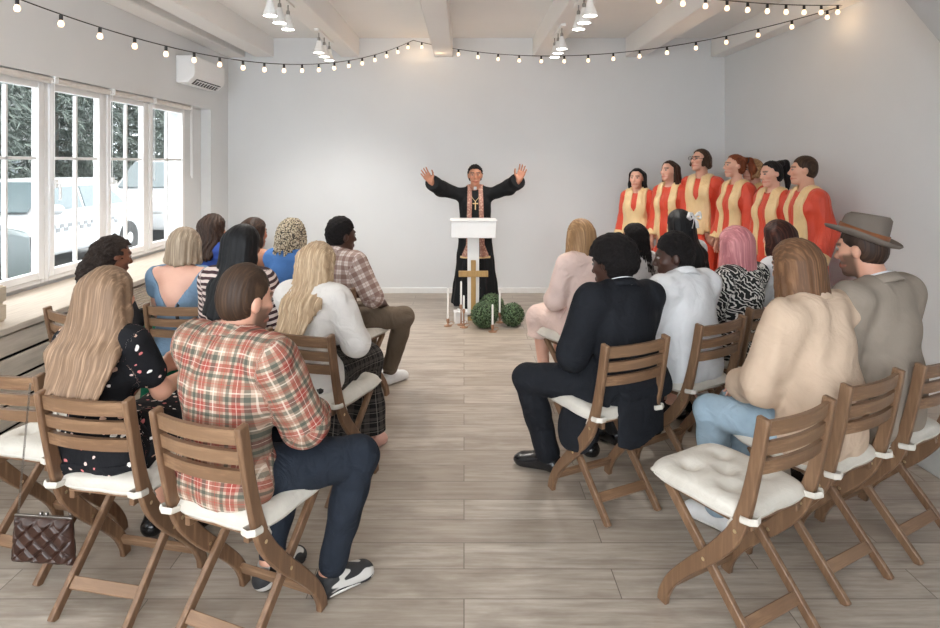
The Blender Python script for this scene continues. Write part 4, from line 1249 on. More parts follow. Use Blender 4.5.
        if lumps: F.disp(lambda X, Y, Z: lumps*(np.sin(95*X+3*np.sin(40*Z))*np.sin(90*Y+2)*np.sin(100*Z+np.sin(60*X))+.5*np.sin(170*X+1)*np.sin(160*Z)))
        if strand:
            ang = np.arctan2(x, -(y-.02)); F.a = F.a+(strand*(np.sin(38*ang)*.5+np.sin(71*ang+20*z)*.4)).astype(np.float32)
        return F.mesh(name, mat, s.root)
    def long_hair(s, mat, length=.35, width=.10, thick=.045, sides=True, wave=0, cap=.016, back_z=None, taper=.75, flow=(0, 0), **kw):
        """long hair falling from the crown down the back"""
        H = s.H; b = s.Rh @ V3(0, -1, 0); b = unit(V3(b[0], b[1], 0)); rgt = V3(-b[1], b[0], 0)*-1
        n = V3(0, -1, 0); n = b
        parts = []
        p0 = s.hl(0, -.07, .03); p1 = H+b*.115+V3(0, 0, -.13*s.hs); p2 = s.N+s.T@V3(0, -.112, -.06); 
        end = p2+s.T@V3(flow[0], flow[1]-.042-.02*(length > .3), -max(.02, length-.20))
        xs = (-1, -.5, 0, .5, 1)
        for u in xs:
            o0 = rgt*u*.050; o1 = rgt*u*(width*.72); o2 = rgt*u*width*.95; o3 = rgt*u*width*taper+V3(0, 0, abs(u)*.03)
            t = thick*(1-.15*abs(u))
            parts += [rc(p0+o0-n*.0, p1+o1-b*abs(u)*.028, .045, t, (n, .8), .03), rc(p1+o1-b*abs(u)*.028, p2+o2-b*abs(u)*.02, t, t*.85, (n, .72), .025)]
            if length > .2: parts.append(rc(p2+o2-b*abs(u)*.02, end+o3, t*.85, t*.42, (n, .6), .022))
        if sides:
            for sg in (-1, 1):
                a = s.hl(sg*.066, -.005, .05); c = s.hl(sg*.078, -.022, -.07); e = s.hl(sg*.084, -.05, -.16)
                parts += [rc(a, c, .030, .030, None, .02), rc(c, e, .030, .034, None, .025)]
        return s.hair(mat, cap=cap, parts=parts, wave=wave, ears=False, **kw)
    def bob(s, mat, length=.115, cap=.020, width=.075, fringe=True, back=.03, **kw):
        parts = []
        zb = -length
        for k in range(11):
            a = R(-118+236*k/10)+PI   # around the back from side to side
            dx, dy = math.sin(a), math.cos(a)
            r = .078+.012*abs(math.sin(a))
            t = s.hl(dx*.070, dy*.088-.012, .03); b_ = s.hl(dx*(r+.010), dy*(r+.018)-.010, zb+.02*abs(dx)*(back > .02))
            parts.append(rc(t, b_, .026, .020, None, .02))
        return s.hair(mat, cap=cap, parts=parts, ears=False, **kw)
# ------------------------------------------------------------------ wardrobe
M_jean = cloth('dark_blue_denim', srgb(38, 44, 54), var=.14, foldscale=10)
M_ljean = cloth('light_blue_denim', srgb(150, 170, 184), var=.08)
M_olive = cloth('olive_brown_cotton', srgb(108, 94, 80))
M_blackc = cloth('black_wool', srgb(29, 31, 36), fold=.3)
M_charc = cloth('charcoal_cloth', srgb(48, 47, 48))
M_green = cloth('emerald_cloth', srgb(30, 112, 84))
M_whitec = cloth('white_cotton', (.72, .72, .73), fold=.32, foldscale=6)
M_cream = cloth('cream_knit', srgb(222, 216, 210), fold=.4)
M_beige = cloth('beige_twill', srgb(202, 178, 156), fold=.45, foldscale=5)
M_pink = cloth('pale_pink_cloth', srgb(224, 198, 188), fold=.4)
M_taupe = cloth('taupe_suiting', srgb(150, 138, 126), fold=.22, foldscale=5)
M_blue = cloth('grey_blue_denim', srgb(122, 148, 172), fold=.4)
M_bblue = cloth('cornflower_cloth', srgb(84, 128, 190))
M_navy = cloth('royal_blue_cloth', srgb(54, 78, 150))
M_tan = cloth('mustard_check', srgb(176, 130, 88))
M_greyt = cloth('pale_grey_jersey', srgb(190, 186, 184))
M_shoeb = plain('black_shoe_leather', (.012, .012, .013), .22)
M_sneak = plain('black_sneaker', (.018, .018, .02), .7)
def sneak2():
    t = NT('black_white_sneaker'); v = t.obj((1, 1, 2.6)); t.col(t.mix(t.ramp(t.noise(v, 9, 1), [(.55, (0,)*3), (.57, (1,)*3)]), (.018, .018, .02), (.62, .60, .57))); t.rough(.7); return t.m
M_sneak2 = sneak2()
M_sole = plain('white_rubber', (.75, .73, .70), .6)
M_wshoe = plain('white_sneaker', (.72, .71, .70), .6)
M_pinksh = plain('dusty_pink_shoe', srgb(206, 160, 146), .6)
M_plaid = plaid_mat('red_plaid_flannel', srgb(178, 154, 136), [
    (.00, .20, srgb(146, 44, 40), .62, 'uv'), (.27, .40, srgb(44, 66, 60), .58, 'uv'), (.48, .515, srgb(220, 204, 186), .6, 'uv'),
    (.60, .78, srgb(132, 76, 58), .48, 'uv'), (.84, .93, srgb(52, 70, 62), .62, 'uv'), (.098, .112, srgb(232, 216, 198), .5, 'uv'), (.69, .70, srgb(180, 52, 48), .7, 'uv')], .128, .45)
M_check = plaid_mat('brown_check_cotton', srgb(214, 200, 192), [(.0, .5, srgb(122, 84, 72), .58, 'uv'), (.72, .78, srgb(160, 124, 108), .5, 'uv')], .062, .4)
M_skirt = plaid_mat('black_plaid_wool', srgb(34, 32, 32), [(.0, .32, srgb(86, 80, 76), .45, 'uv'), (.48, .53, srgb(140, 132, 124), .55, 'uv')], .05, .3)
M_floral = blob_mat('black_floral_print', (.012, .012, .014), [srgb(226, 200, 190), srgb(206, 120, 118), srgb(238, 232, 226), srgb(196, 160, 140)], 30, .22, .3, .03)
M_mono = wave_mat('black_white_leaf_print', srgb(24, 26, 26), srgb(214, 212, 206), 12, 16, .72, (0, 0, .6))
M_zebra = wave_mat('wine_striped_knit', srgb(58, 34, 38), srgb(214, 196, 188), 9.5, 1.6, .52)
M_red = satin('red_orange_satin', srgb(214, 70, 42), .5)
M_goldc = satin('champagne_satin', srgb(236, 204, 152), .36)
M_cass = cloth('black_cassock', (.013, .0135, .015), fold=.35, foldscale=5)
def brocade():
    t = NT('rose_brocade'); v = t.obj(); vo = t.add('ShaderNodeTexVoronoi', feature='SMOOTH_F1'); vo.inputs['Scale'].default_value = 42; t.link(v, vo.inputs['Vector'])
    t.col(t.ramp(vo.outputs['Distance'], [(.2, srgb(206, 168, 146)), (.45, srgb(158, 108, 94)), (.7, srgb(190, 142, 124))])); t.rough(.5); return t.m
M_broc = brocade()
M_trim = plain('gold_braid', srgb(222, 190, 140), .45)
H_dblond = hair_mat('dark_blonde_hair', srgb(106, 82, 63), srgb(172, 142, 116))
H_blond = hair_mat('blonde_hair', srgb(158, 128, 98), srgb(222, 198, 166))
H_ash = hair_mat('ash_blonde_bob', srgb(122, 100, 80), srgb(212, 194, 170))
H_black = hair_mat('black_hair', (.006, .006, .007), (.018, .018, .020), .42)
H_dark = hair_mat('dark_brown_hair', srgb(38, 28, 24), srgb(84, 62, 50))
H_brown = hair_mat('brown_hair', srgb(46, 34, 27), srgb(88, 66, 50))
H_chest = hair_mat('chestnut_hair', srgb(82, 57, 40), srgb(138, 102, 74))
H_lbrown = hair_mat('light_brown_hair', srgb(128, 96, 66), srgb(190, 152, 112))
H_aub = hair_mat('auburn_hair', srgb(92, 46, 28), srgb(150, 84, 52))
H_pink = hair_mat('pink_hair', srgb(170, 96, 104), srgb(232, 168, 168))
H_redtip = hair_mat('dark_hair_red_tips', srgb(52, 30, 26), srgb(104, 60, 48), tip=(.93, 1.10, srgb(196, 70, 84)))
C_black = curl_mat('tight_black_curls', (.012, .010, .010))
C_dark = curl_mat('soft_dark_curls', (.030, .021, .017))
M_tieb = plain('black_ribbon', (.015, .015, .018), .5)

def chair_loc(key, dx=0, dy=0):
    c = CH[key]; a = c.rotation_euler.z
    return (c.location.x+math.cos(a)*dx-math.sin(a)*dy, c.location.y+math.sin(a)*dx+math.cos(a)*dy), math.degrees(a)
def seated(key, label, dx=0, dy=.03, dyaw=0, **kw):
    if key[0] == 'P': dx -= .03
    l, a = chair_loc(key, dx, dy); return Person(label, l, a+dyaw, **kw)
import copy as _copy
def layer(person, base, grow, fn, name, mat, parent=None, cutdisp=None):
    F = _copy.copy(base); F.a = base.a.copy()-grow
    F.cut(fn); return F.mesh(name, mat, parent or person.root, person.uvfun())

def person_plaid():
    p = seated('P2', 'man with short brown hair in a red plaid flannel shirt and dark jeans, seated', dx=-.02, dyaw=-6, sex='m', top=1.30, skin='light', lean=6, head=(-8, 4, 2), bulk=1.10, shoulders=.205,
               knees=(.10, (.29, .29, .535)), feet=((-.06, .17, .085, -.05), (.19, .235, .085, .35)), arms=((-.03, .21, .69), (.10, .25, .68)), beard=(.10, .055, .035), brow=(.10, .06, .04), h=.0075)
    p.set_hands(({'n': (.3, 0, -1)}, {'n': (-.4, 0, -1)})); p.body()
    t = p.top(M_plaid, grow=.021, sleeve=.97, hem=.50, loose=.006, amp=.0045, collar=M_plaid, hcell=.0085)
    p.trousers(M_jean, end=.93, cuff=.002, grow=.008); p.shoes(M_sneak2, M_sole, grow=.007)
    p.crop(H_brown, top=.024, side=.005)
def person_long_dblond():
    p = seated('P1', 'woman with very long straight dark blonde hair in a black floral top, seated', dx=-.06, sex='f', pole=(.35, -.3, -1), top=1.262, skin='light', lean=3, side=-2, head=(2, 5, -4), arms=((-.02, .26, .75), (.115, .25, .745)), h=.0075, shoulders=.150)
    p.set_hands(({'d': (.5, .45, .75), 'n': (1, -.2, 0)}, {'d': (-.25, .45, .85), 'n': (-1, -.2, 0), 'thumb': (0, -1, .4)})); p.body()
    p.top(M_floral, grow=.010, sleeve=.30, hem=.50, loose=.005)
    p.skirt(M_floral, length=.36, name='skirt'); p.shoes(M_shoeb)
    p.long_hair(H_dblond, length=.355, width=.125, thick=.046, taper=.80, cap=.017, strand=.0026, flow=(.03, 0))
def person_curly_green():
    p = seated('P3', 'woman with dark curly hair and green trousers seated by the radiator cover', dx=-.03, sex='f', top=1.236, skin='brown', lean=10, head=(-10, 6, 0), arms='clasp')
    p.body(); p.top(M_charc, sleeve=.95, hem=.50); p.trousers(M_green, grow=.018, end=.9); p.shoes(M_shoeb)
    H = p.H; parts = [rc(p.hl(0, -.10, .02), p.hl(0, -.125, -.10), .055, .062, None, .03), rc(p.hl(0, -.125, -.10), p.N+V3(0, -.11, -.12), .060, .045, None, .03), rc(p.hl(.05, -.08, -.03), p.N+V3(.05, -.10, -.08), .04, .038, None, .03), rc(p.hl(-.05, -.08, -.03), p.N+V3(-.06, -.09, -.10), .04, .038, None, .03)]
    p.hair(C_dark, cap=.016, parts=parts, strand=0, lumps=.009, h=.007, name='curly_hair')
def person_bob_blue():
    p = seated('P4', 'woman with ash blonde bob and open-backed blue dress, seated', dx=-.06, sex='f', top=1.262, skin='fair', lean=4, head=(4, 6, 2), arms='lap', shoulders=.162)
    p.body()
    p.top(M_blue, grow=.010, sleeve=.16, hem=.50, vback=(.25, .155), neck=-.02, name='dress_bodice', amp=.002, loose=.004)
    p.skirt(M_blue, length=.30, name='dress_skirt'); p.shoes(M_wshoe)
    p.bob(H_ash, length=.098, cap=.026, width=.08, strand=.0035)
def person_black_long():
    p = seated('P5', 'woman with long straight black hair in a wine striped knit top, seated', dx=-.03, sex='f', top=1.335, skin='brown', lean=4, head=(-5, 4, 0), arms='lap', bulk=1.05)
    p.body(); p.top(M_zebra, grow=.02, sleeve=.5, hem=.50, loose=.014); p.trousers(M_blackc); p.shoes(M_shoeb)
    p.long_hair(H_black, length=.36, width=.095, cap=.020)
def person_blond_white():
    p = seated('P9', 'woman with long wavy blonde hair in a cream sweater and black plaid skirt, seated', dx=-.045, sex='f', top=1.255, skin='fair', lean=5, head=(2, 5, 3), arms=((-.02, .2, .70), (.12, .16, .69)), shoulders=.164)
    p.body(); p.top(M_cream, grow=.020, sleeve=.97, hem=.50, loose=.010, amp=.005)
    p.skirt(M_skirt, length=.13, flare=.085, name='skirt'); p.shoes(M_pinksh)
    p.long_hair(H_blond, length=.37, width=.085, thick=.046, wave=2.5, cap=.016, flow=(-.01, 0), strand=.005)
def person_check():
    p = seated('P10', 'man with black hair in a brown checked short-sleeved shirt, seated beside the aisle', dx=-.04, dyaw=-8, sex='m', top=1.285, skin='dark', lean=2, head=(-18, 3, 0), knees=(.12, (.30, .285, .55)), feet=((-.05, .30), (.09, .36, .085, .1)), arms=((-.05, .2, .69), (.20, .16, .66)), bulk=1.0)
    p.body(); p.top(M_check, grow=.016, sleeve=.46, hem=.49, loose=.012, collar=M_check); p.trousers(M_olive, end=.88, cuff=.006, grow=.011); p.shoes(M_wshoe, M_sole)
    p.crop(C_black, top=.026, side=.011, strand=0, lumps=.0045)
def person_far_blue():
    p = seated('P6', 'woman with dark wavy hair and royal blue top, farthest seated along the window ledge', sex='f', top=1.265, skin='tan', head=(5, 4, 0)); p.body()
    p.top(M_navy, sleeve=.3, hem=.50); p.trousers(M_blackc); p.shoes(M_shoeb)
    p.long_hair(H_dark, length=.20, width=.095, wave=2, cap=.020, strand=.006)
def person_far_tan():
    p = seated('P7', 'woman with dark shoulder-length hair and bare shoulders, seated', sex='f', top=1.258, skin='tan', head=(-8, 4, 0)); p.body()
    p.top(M_tan, sleeve=0, hem=.50, neck=-.05, vback=(.16, .16), strap=True, name='strappy_top'); p.trousers(M_jean); p.shoes(M_wshoe)
    p.long_hair(H_dark, length=.12, width=.075, cap=.016)
def person_braids():
    p = seated('P8', 'woman with black and blonde braids in a cornflower blue dress, seated', sex='f', top=1.27, skin='tan', head=(-4, 4, 0)); p.body()
    p.top(M_bblue, sleeve=.12, hem=.50, neck=-.03, name='dress_bodice'); p.skirt(M_bblue, length=.3, name='dress_skirt'); p.shoes(M_wshoe)
    p.hair(C_dark, cap=.012, strand=0, lumps=.004, name='hair')
    rnd = random.Random(4); m = MB()
    for k in range(64):
        a = R(-125+250*(k+.5)/64)+PI; ring = rnd.uniform(.2, 1)
        dx, dy = math.sin(a), math.cos(a)
        pts = [p.hl(dx*.035*ring, dy*.045*ring-.01, .128), p.hl(dx*.075, dy*.09-.012, .085), p.hl(dx*(.095+.012*rnd.random()), dy*(.115+.01*rnd.random())-.012, .0)]
        L = rnd.uniform(.10, .155); pts.append(p.hl(dx*(.100+.02*rnd.random()), dy*(.115+.02*rnd.random())-.012, -L))
        cv = spline(pts, 9); m.tube(cv, [.0075+.0022*math.sin(q*2.1+k) for q in range(len(cv))], 6)
    def mt():
        t = NT('blonde_black_braids'); v = t.obj(); wv = t.noise(v, 95, 2); t.col(t.ramp(wv, [(.42, srgb(40, 32, 28)), (.5, srgb(176, 156, 128)), (.65, srgb(220, 208, 184))])); t.rough(.6); return t.m
    m.build('braids', mt(), p.root, smooth=True)
# right side -----------------------------------------------------------------------
def suit_lapels(p, mat): pass
def person_suit():
    p = seated('R1', 'man with short black hair in a black suit, seated at the aisle', dx=.088, side=3, dyaw=4, sex='m', top=1.292, skin='dark', lean=9, head=(14, 6, 0), hsize=1.05, bulk=1.08, shoulders=.205,
               knees=((.33, .27, .545), (.12, .34, .535)), feet=((-.15, .315, .085, -.62), (.17, .36, .085, .2)), arms=((-.10, .20, .665), (.10, .24, .67)), h=.0075)
    p.body()
    p.top(M_whitec, grow=.008, sleeve=.4, hem=.55, name='shirt', collar=M_whitec, cr=-.004)
    t = p.top(M_blackc, grow=.020, sleeve=.93, hem=.40, loose=.010, vfront=(.26, .09), hole=.95, name='suit_jacket', amp=.003, collar=M_blackc, cr=.009)
    # coat tails hang behind and beside the seat
    P = [rc(p.base+V3(sg*.170, -.03, .04), p.base+V3(sg*(.250 if sg < 0 else .205), .05 if sg < 0 else -.03, -.19), .11, .105 if sg < 0 else .05, (V3(1, 0, 0), .34), .05) for sg in (-1, 1)]
    P += [rc(p.base+V3(-.10, -.155, .0), p.base+V3(.12, -.16, .0), .035, .035, (V3(0, 1, 0), .6), .03)]
    F = Field(P, .009, .004); F.disp(p.wrinkle(.003, 9)); F.mesh('coat_tails', M_blackc, p.root, p.uvfun())
    F = Field([rc(p.base+V3(sg*.065, -.135, .10), p.base+V3(sg*.065-.015, -.150, -.27), .05, .05, (V3(0, 1, 0), .26), .06) for sg in (-1, 0, 1)], .008, .002); F.cut(lambda X, Y, Z: .335-Z+.02*np.sin(18*X)+0*Y); F.mesh('coat_back_panel', M_blackc, p.root, p.uvfun())
    p.trousers(M_blackc, end=.95); p.shoes(M_shoeb, grow=.010, toe=.03)
    p.crop(C_black, top=.038, side=.034, strand=0, lumps=.004)
def person_white_shirt():
    p = seated('R3', 'man with black hair turned in profile wearing a loose white shirt, seated', dx=.0, sex='m', top=1.275, skin='dark', lean=9, head=(42, 4, 0), bulk=1.06, shoulders=.195, arms=((-.1, .22, .67), (.08, .24, .67)))
    p.body(); p.top(M_whitec, grow=.022, sleeve=.96, hem=.47, loose=.014, amp=.003, collar=M_whitec, drape=.05); p.trousers(M_charc); p.shoes(M_shoeb)
    p.crop(C_black, top=.032, side=.012, strand=0, lumps=.004)
def person_pink():
    p = seated('R5', 'woman with shoulder-length pink hair in a black and white print dress, seated', sex='f', top=1.285, skin='fair', head=(-4, 4, 0)); p.body()
    p.top(M_mono, grow=.016, sleeve=.5, hem=.50, loose=.012, name='dress_bodice'); p.skirt(M_mono, length=.25, name='dress_skirt'); p.shoes(M_shoeb)
    p.bob(H_pink, length=.165, cap=.022, fringe=True)
def person_redtip():
    p = seated('R6', 'woman with dark hair dyed red at the ends in a white top, seated', sex='f', top=1.30, skin='fair', head=(-18, 4, 0)); p.body()
    p.top(M_whitec, grow=.014, sleeve=.4, hem=.50, loose=.012); p.trousers(M_jean); p.shoes(M_wshoe)
    p.long_hair(H_redtip, length=.20, width=.090, cap=.018, wave=1.5)
def person_beige():
    p = seated('B', 'woman with chestnut bob in an oversized beige shirt and light jeans, seated', dx=-.01, sex='f', top=1.368, skin='fair', lean=8, head=(-2, 5, -2), bulk=1.0, shoulders=.168, knees=(.15, .02), feet=((-.12, .31), (.05, .30)), arms=((-.10, .215, .68), (.03, .24, .67)), h=.0075)
    p.body(); p.top(M_beige, grow=.028, sleeve=.96, hem=.455, loose=.014, amp=.005, collar=M_beige, drape=.05); p.trousers(M_ljean, grow=.012); p.shoes(M_wshoe, M_sole)
    p.bob(H_chest, length=.160, cap=.020)
def person_hat():
    p = seated('C', 'bearded man in a taupe suit and grey felt hat, seated by the wall', dx=-.075, sex='m', top=1.432, skin='light', lean=6, head=(6, 5, 0), bulk=1.0, shoulders=.188, beard=(.075, .045, .03), h=.0075)
    p.body(); p.top(M_whitec, grow=.007, sleeve=.4, hem=.56, name='shirt', collar=M_whitec, cr=-.004)
    p.top(M_taupe, grow=.022, sleeve=.95, hem=.46, loose=.012, vfront=(.26, .09), name='suit_jacket', amp=.0018, drape=.04, collar=M_taupe, cr=.009, hole=.95)
    p.trousers(M_taupe); p.shoes(M_shoeb)
    p.crop(H_dark, top=.006, side=.005)
    Mfelt = cloth('grey_brown_felt', srgb(112, 102, 94), fold=.15, foldscale=5)
    Mband = plain('brown_leather_band', srgb(134, 80, 46), .5)
    m = MB(); n = 48; rings = [(.083, .0), (.090, .0), (.115, -.003), (.140, .004), (.149, .014), (.147, .018), (.138, .009), (.115, .002), (.094, .006), (.092, .03), (.088, .075), (.083, .100), (.070, .112), (.045, .102), (.02, .094), (.001, .092)]
    vs = []; fs = []
    for i, (r, z) in enumerate(rings):
        for k in range(n):
            a = 2*PI*k/n; rx, ry = r*math.cos(a), r*math.sin(a)*1.12
            zz = z
            if .10 < r: zz += .014*abs(math.cos(a))**2*(r-.1)/.048-.012*max(0, math.sin(a))*(r-.1)/.048
            if z > .08 and r > .06: zz += -.014*math.sin(a)
            if z > .06 and math.sin(a) > .3: rx *= 1-.22*(z-.06)/.05*(math.sin(a)-.3)
            vs.append((rx, ry, zz))
    for i in range(len(rings)-1):
        for k in range(n): fs.append((i*n+k, i*n+(k+1) % n, (i+1)*n+(k+1) % n, (i+1)*n+k))
    m._add(vs, fs); hat = m.build('felt_hat', Mfelt, p.root, smooth=True, solid=.003); hat.data.set_sharp_from_angle(angle=R(75))
    M4 = Matrix.Translation(p.hl(0, -.014, .060)) @ Matrix(p.Rh.tolist()).to_4x4() @ Matrix.Rotation(R(24), 4, 'X') @ Matrix.Rotation(R(8), 4, 'Y') @ Matrix.Scale(.97, 4); hat.matrix_local = M4
    m = MB(); vs = []; fs = []
    for j, (r, z) in enumerate(((.0985, .006), (.0965, .042))):
        for k in range(n): a = 2*PI*k/n; vs.append((r*math.cos(a), r*math.sin(a)*1.12, z))
    for k in range(n): fs.append((k, (k+1) % n, n+(k+1) % n, n+k))
    m._add(vs, fs); m.build('hat_band', Mband, hat, smooth=True, solid=.003)
def person_pinkdress():
    p = seated('R2', 'woman with light brown hair in a pale pink dress, seated farthest forward by the aisle', dx=.02, dyaw=-4, sex='f', top=1.292, skin='fair', lean=4, head=(0, 4, 0), feet=((-.09, .26), (.08, .30))); p.body()
    p.top(M_pink, grow=.018, sleeve=.95, hem=.50, loose=.010, name='dress_bodice'); p.skirt(M_pink, length=.40, name='dress_skirt'); p.shoes(M_wshoe)
    p.bob(H_lbrown, length=.135, cap=.016)
def person_rope_braids():
    p = seated('R10', 'person with thin black braids and grey top, mostly hidden behind the suited man', dx=-.03, sex='f', top=1.235, skin='brown', head=(10, 4, 0)); p.body()
    p.top(M_greyt, sleeve=.5, hem=.50); p.trousers(M_jean); p.shoes(M_wshoe)
    p.hair(C_black, cap=.012, strand=0, lumps=.003, name='hair')
    rnd = random.Random(9); m = MB()
    for k in range(30):
        a = R(-110+220*(k+.5)/30)+PI; dx, dy = math.sin(a), math.cos(a)
        pts = [p.hl(dx*.04, dy*.05-.01, .11), p.hl(dx*.082, dy*.098-.012, .05), p.hl(dx*.092, dy*.11-.01, -.08), p.hl(dx*(.11+.04*rnd.random()), dy*.13-.01, -.27+.04*rnd.random())]
        cv = spline(pts, 9); m.tube(cv, [.0062+.0016*math.sin(q*2.4) for q in range(len(cv))], 6)
    m.build('braids', C_black, p.root, smooth=True)
def person_bow():
    p = seated('R4', 'woman with very long black hair tied with a white bow, seated near the choir', dx=-.06, sex='f', top=1.325, skin='tan', head=(-12, 2, 0)); p.body()
    p.top(M_whitec, sleeve=.5, hem=.50); p.trousers(M_blackc); p.shoes(M_shoeb)
    hr = p.long_hair(H_black, length=.42, width=.085, cap=.018)
    m = MB(); c = p.hl(.055, -.115, .075)
    Mb = satin('white_satin_bow', (.75, .74, .74), .5)
    for sg in (-1, 1):
        m.tube([c, c+V3(sg*.03, -.015, .022), c+V3(sg*.062, -.012, .026), c+V3(sg*.070, -.01, 0), c+V3(sg*.055, -.012, -.018), c+V3(sg*.02, -.01, -.006), c], [.006, .014, .018, .017, .014, .010, .006], 8, flat=.4)
        m.tube([c, c+V3(sg*.018, -.014, -.04), c+V3(sg*.03, -.01, -.085)], [.006, .012, .013], 8, flat=.3)
    m.sphere(c, .012, 10, 8); m.build('hair_bow', Mb, p.root, smooth=True)

# standing figures -----------------------------------------------------------------
def robe(p, mat, hem=.06, grow=.022, slw=.07, slend=.92, flare=.235, name='robe', sleeve_open=.09, folds=.010):
    ts = p.ts
    P = list(p.tor)+[rc((0, p.yb, 1.22*ts), (0, .0, hem-.05), .128, flare, (V3(0, 1, 0), .80), .08)]
    for i in range(2):
        P.append(rc(p.sh[i], p.el[i], .046, slw, None, .04)); b = p.el[i]+(p.wr[i]-p.el[i])*slend; P.append(rc(p.el[i], b, slw, sleeve_open, None, .03))
    F = Field(P, .010, grow)
    def fd(X, Y, Z):
        a = np.arctan2(Y, X); w = np.clip((1.0-Z)/.9, 0, 1)*(np.abs(X) < .33)
        return folds*w*(np.sin(11*a+1.5*np.sin(2*Z))+.5*np.sin(19*a+2))
    F.disp(fd); F.disp(p.wrinkle(.003, 4))
    F.cut(lambda X, Y, Z: hem-Z+0*X+0*Y)
    for i in range(2):   # flat sleeve openings
        d = unit(p.wr[i]-p.el[i]); e = p.el[i]+(p.wr[i]-p.el[i])*(slend+.06)
        g = (lambda d, e: lambda X, Y, Z: np.where((X-e[0])**2+(Y-e[1])**2+(Z-e[2])**2 < .16**2, (X-e[0])*d[0]+(Y-e[1])*d[1]+(Z-e[2])*d[2], -1))(d, e)
        F.cut(g)
    F.sub(rc(p.N+V3(0, .012, -.005), p.N+V3(0, .05, .12), .062, .07), .01)
    p.topF = F
    return F.mesh(name, mat, p.root, p.uvfun())
def stole(p, mat, inner, outer, zend, name='stole', grow=.009, parent=None, back=True, ztop=9):
    yb = p.N[1]; zn = p.N[2]
    def fn(X, Y, Z):
        a = np.abs(X); t = np.clip((zn-Z)/(zn-zend), 0, 1)
        band = np.maximum(inner(t)-a, a-outer(t))
        front = np.maximum(np.maximum(band, zend-Z), (yb-.03)-Y)
        bk = np.maximum(np.maximum(np.maximum(a-.105, zn-.075-Z), Y-(yb-.0)), -1+0*X)
        d = np.minimum(front, bk) if back else front
        return np.maximum(d, Z-ztop)
    return layer(p, p.topF, grow, fn, name, mat, parent)
def preacher():
    x, y = .128, 7.36
    p = Person('preacher in black robe and patterned stole standing with both arms raised behind the lectern', (x, y), 180, sit=False, sex='f', top=1.64, skin='tan', head=(0, -1, 0),
               arms=((-.475, .27, 1.475), (.485, .27, 1.455)), h=.006, hsize=1.04, brow=(.03, .02, .015))
    p.set_hands(({'d': (-.36, .05, .93), 'n': (.35, .9, .2), 'thumb': (.9, .1, .4), 'curl': 14, 'spread': 7, 'size': 1.12}, {'d': (.60, .05, .80), 'n': (-.35, .9, .2), 'thumb': (-.9, .1, .5), 'curl': 14, 'spread': 7, 'size': 1.12})); p.body()
    robe(p, M_cass, hem=.05, slw=.066, slend=.93, sleeve_open=.070, flare=.245, grow=.02)
    st = stole(p, M_broc, lambda t: .036+.012*t, lambda t: .088+.02*t+.055*np.clip((t-.80)/.2, 0, 1), .60, grow=.009, back=True)
    layer(p, p.topF, .011, lambda X, Y, Z: np.maximum(np.maximum(np.maximum(.030+.0*X-np.abs(X), np.abs(X)-.172), np.abs(Z-.605)-.012), -Y), 'stole_trim', M_trim, st)
    m = MB(); nb = p.N+V3(0, .052, .022)
    m.box((nb[0], nb[1]+.014, nb[2]+.004), (.034, .014, .034)); m.build('clerical_collar', M_whitec, p.root, bevel=.004)
    yf = .145
    cr = MB(); c = p.N+V3(0, .172, -.165); cr.box(tuple(c), (.012, .008, .095)); cr.box((c[0], c[1], c[2]+.022), (.062, .008, .012)); cr.build('pendant_cross', M_trim, p.root, bevel=.002)
    m = MB()
    for sg in (-1, 1): m.tube(spline([tuple(p.N+V3(sg*.06, .03, .01)), tuple(p.N+V3(sg*.04, .135, -.07)), (c[0], c[1], c[2]+.045)], 8), .0022, 6)
    m.build('necklace_chain', M_trim, p.root, smooth=True)
    p.shoes(M_shoeb)
    parts = [rc(p.hl(0, -.05, .12), p.hl(0, -.085, .10), .030, .026, None, .02)]
    p.hair(C_black, cap=.010, strand=0, lumps=.006, hairline=.062, nape=-.055, name='hair', puff=(.004, 0, .006))
    # shirt cuffs
    for i in range(2):
        d = unit(p.wr[i]-p.el[i]); a = p.wr[i]-d*.045
        F = Field([rc(a, a+d*.03, .036, .036, None, .01)], .006); F.cut(lambda X, Y, Z: (X-a[0]-d[0]*.03)*d[0]+(Y-a[1]-d[1]*.03)*d[1]+(Z-a[2]-d[2]*.03)*d[2]); F.mesh('shirt_cuff', M_whitec, p.root)
def chorister(label, x, y, yaw, top, sex, skin, head, hairfn, gap=.0, w=1.0, zend=.80, brow=(.05, .035, .025), bulk=.92):
    p = Person(label, (x, y), yaw, sit=False, sex=sex, shoulders=.146 if sex == 'f' else .165, top=top, skin=skin, head=head, arms='down', h=.008, brow=brow, bulk=bulk); p.body()
    robe(p, M_red, hem=.10, flare=.225, slw=.056, slend=.86, sleeve_open=.072, grow=.016)
    st = stole(p, M_goldc, lambda t: .030+.0*t+gap*(1-np.clip((t-.0)/.9, 0, 1)*.3)-(.06*np.clip((t-.30)/.2, 0, 1) if gap == 0 else 0), lambda t: (.128+.022*t)*w, zend*p.ts/.97, grow=.010)
    for i in range(2):
        d = unit(p.wr[i]-p.el[i]); b = p.el[i]+(p.wr[i]-p.el[i])*.72; e = p.el[i]+(p.wr[i]-p.el[i])*.93
        F = Field([rc(b, e, .068, .073, None, .02)], .009, .019)
        F.cut(lambda X, Y, Z: np.abs((X-(b[0]+e[0])/2)*d[0]+(Y-(b[1]+e[1])/2)*d[1]+(Z-(b[2]+e[2])/2)*d[2])-.034)
        F.mesh('gold_cuff', M_goldc, p.root, p.uvfun())
    p.shoes(M_shoeb)
    hairfn(p); return p
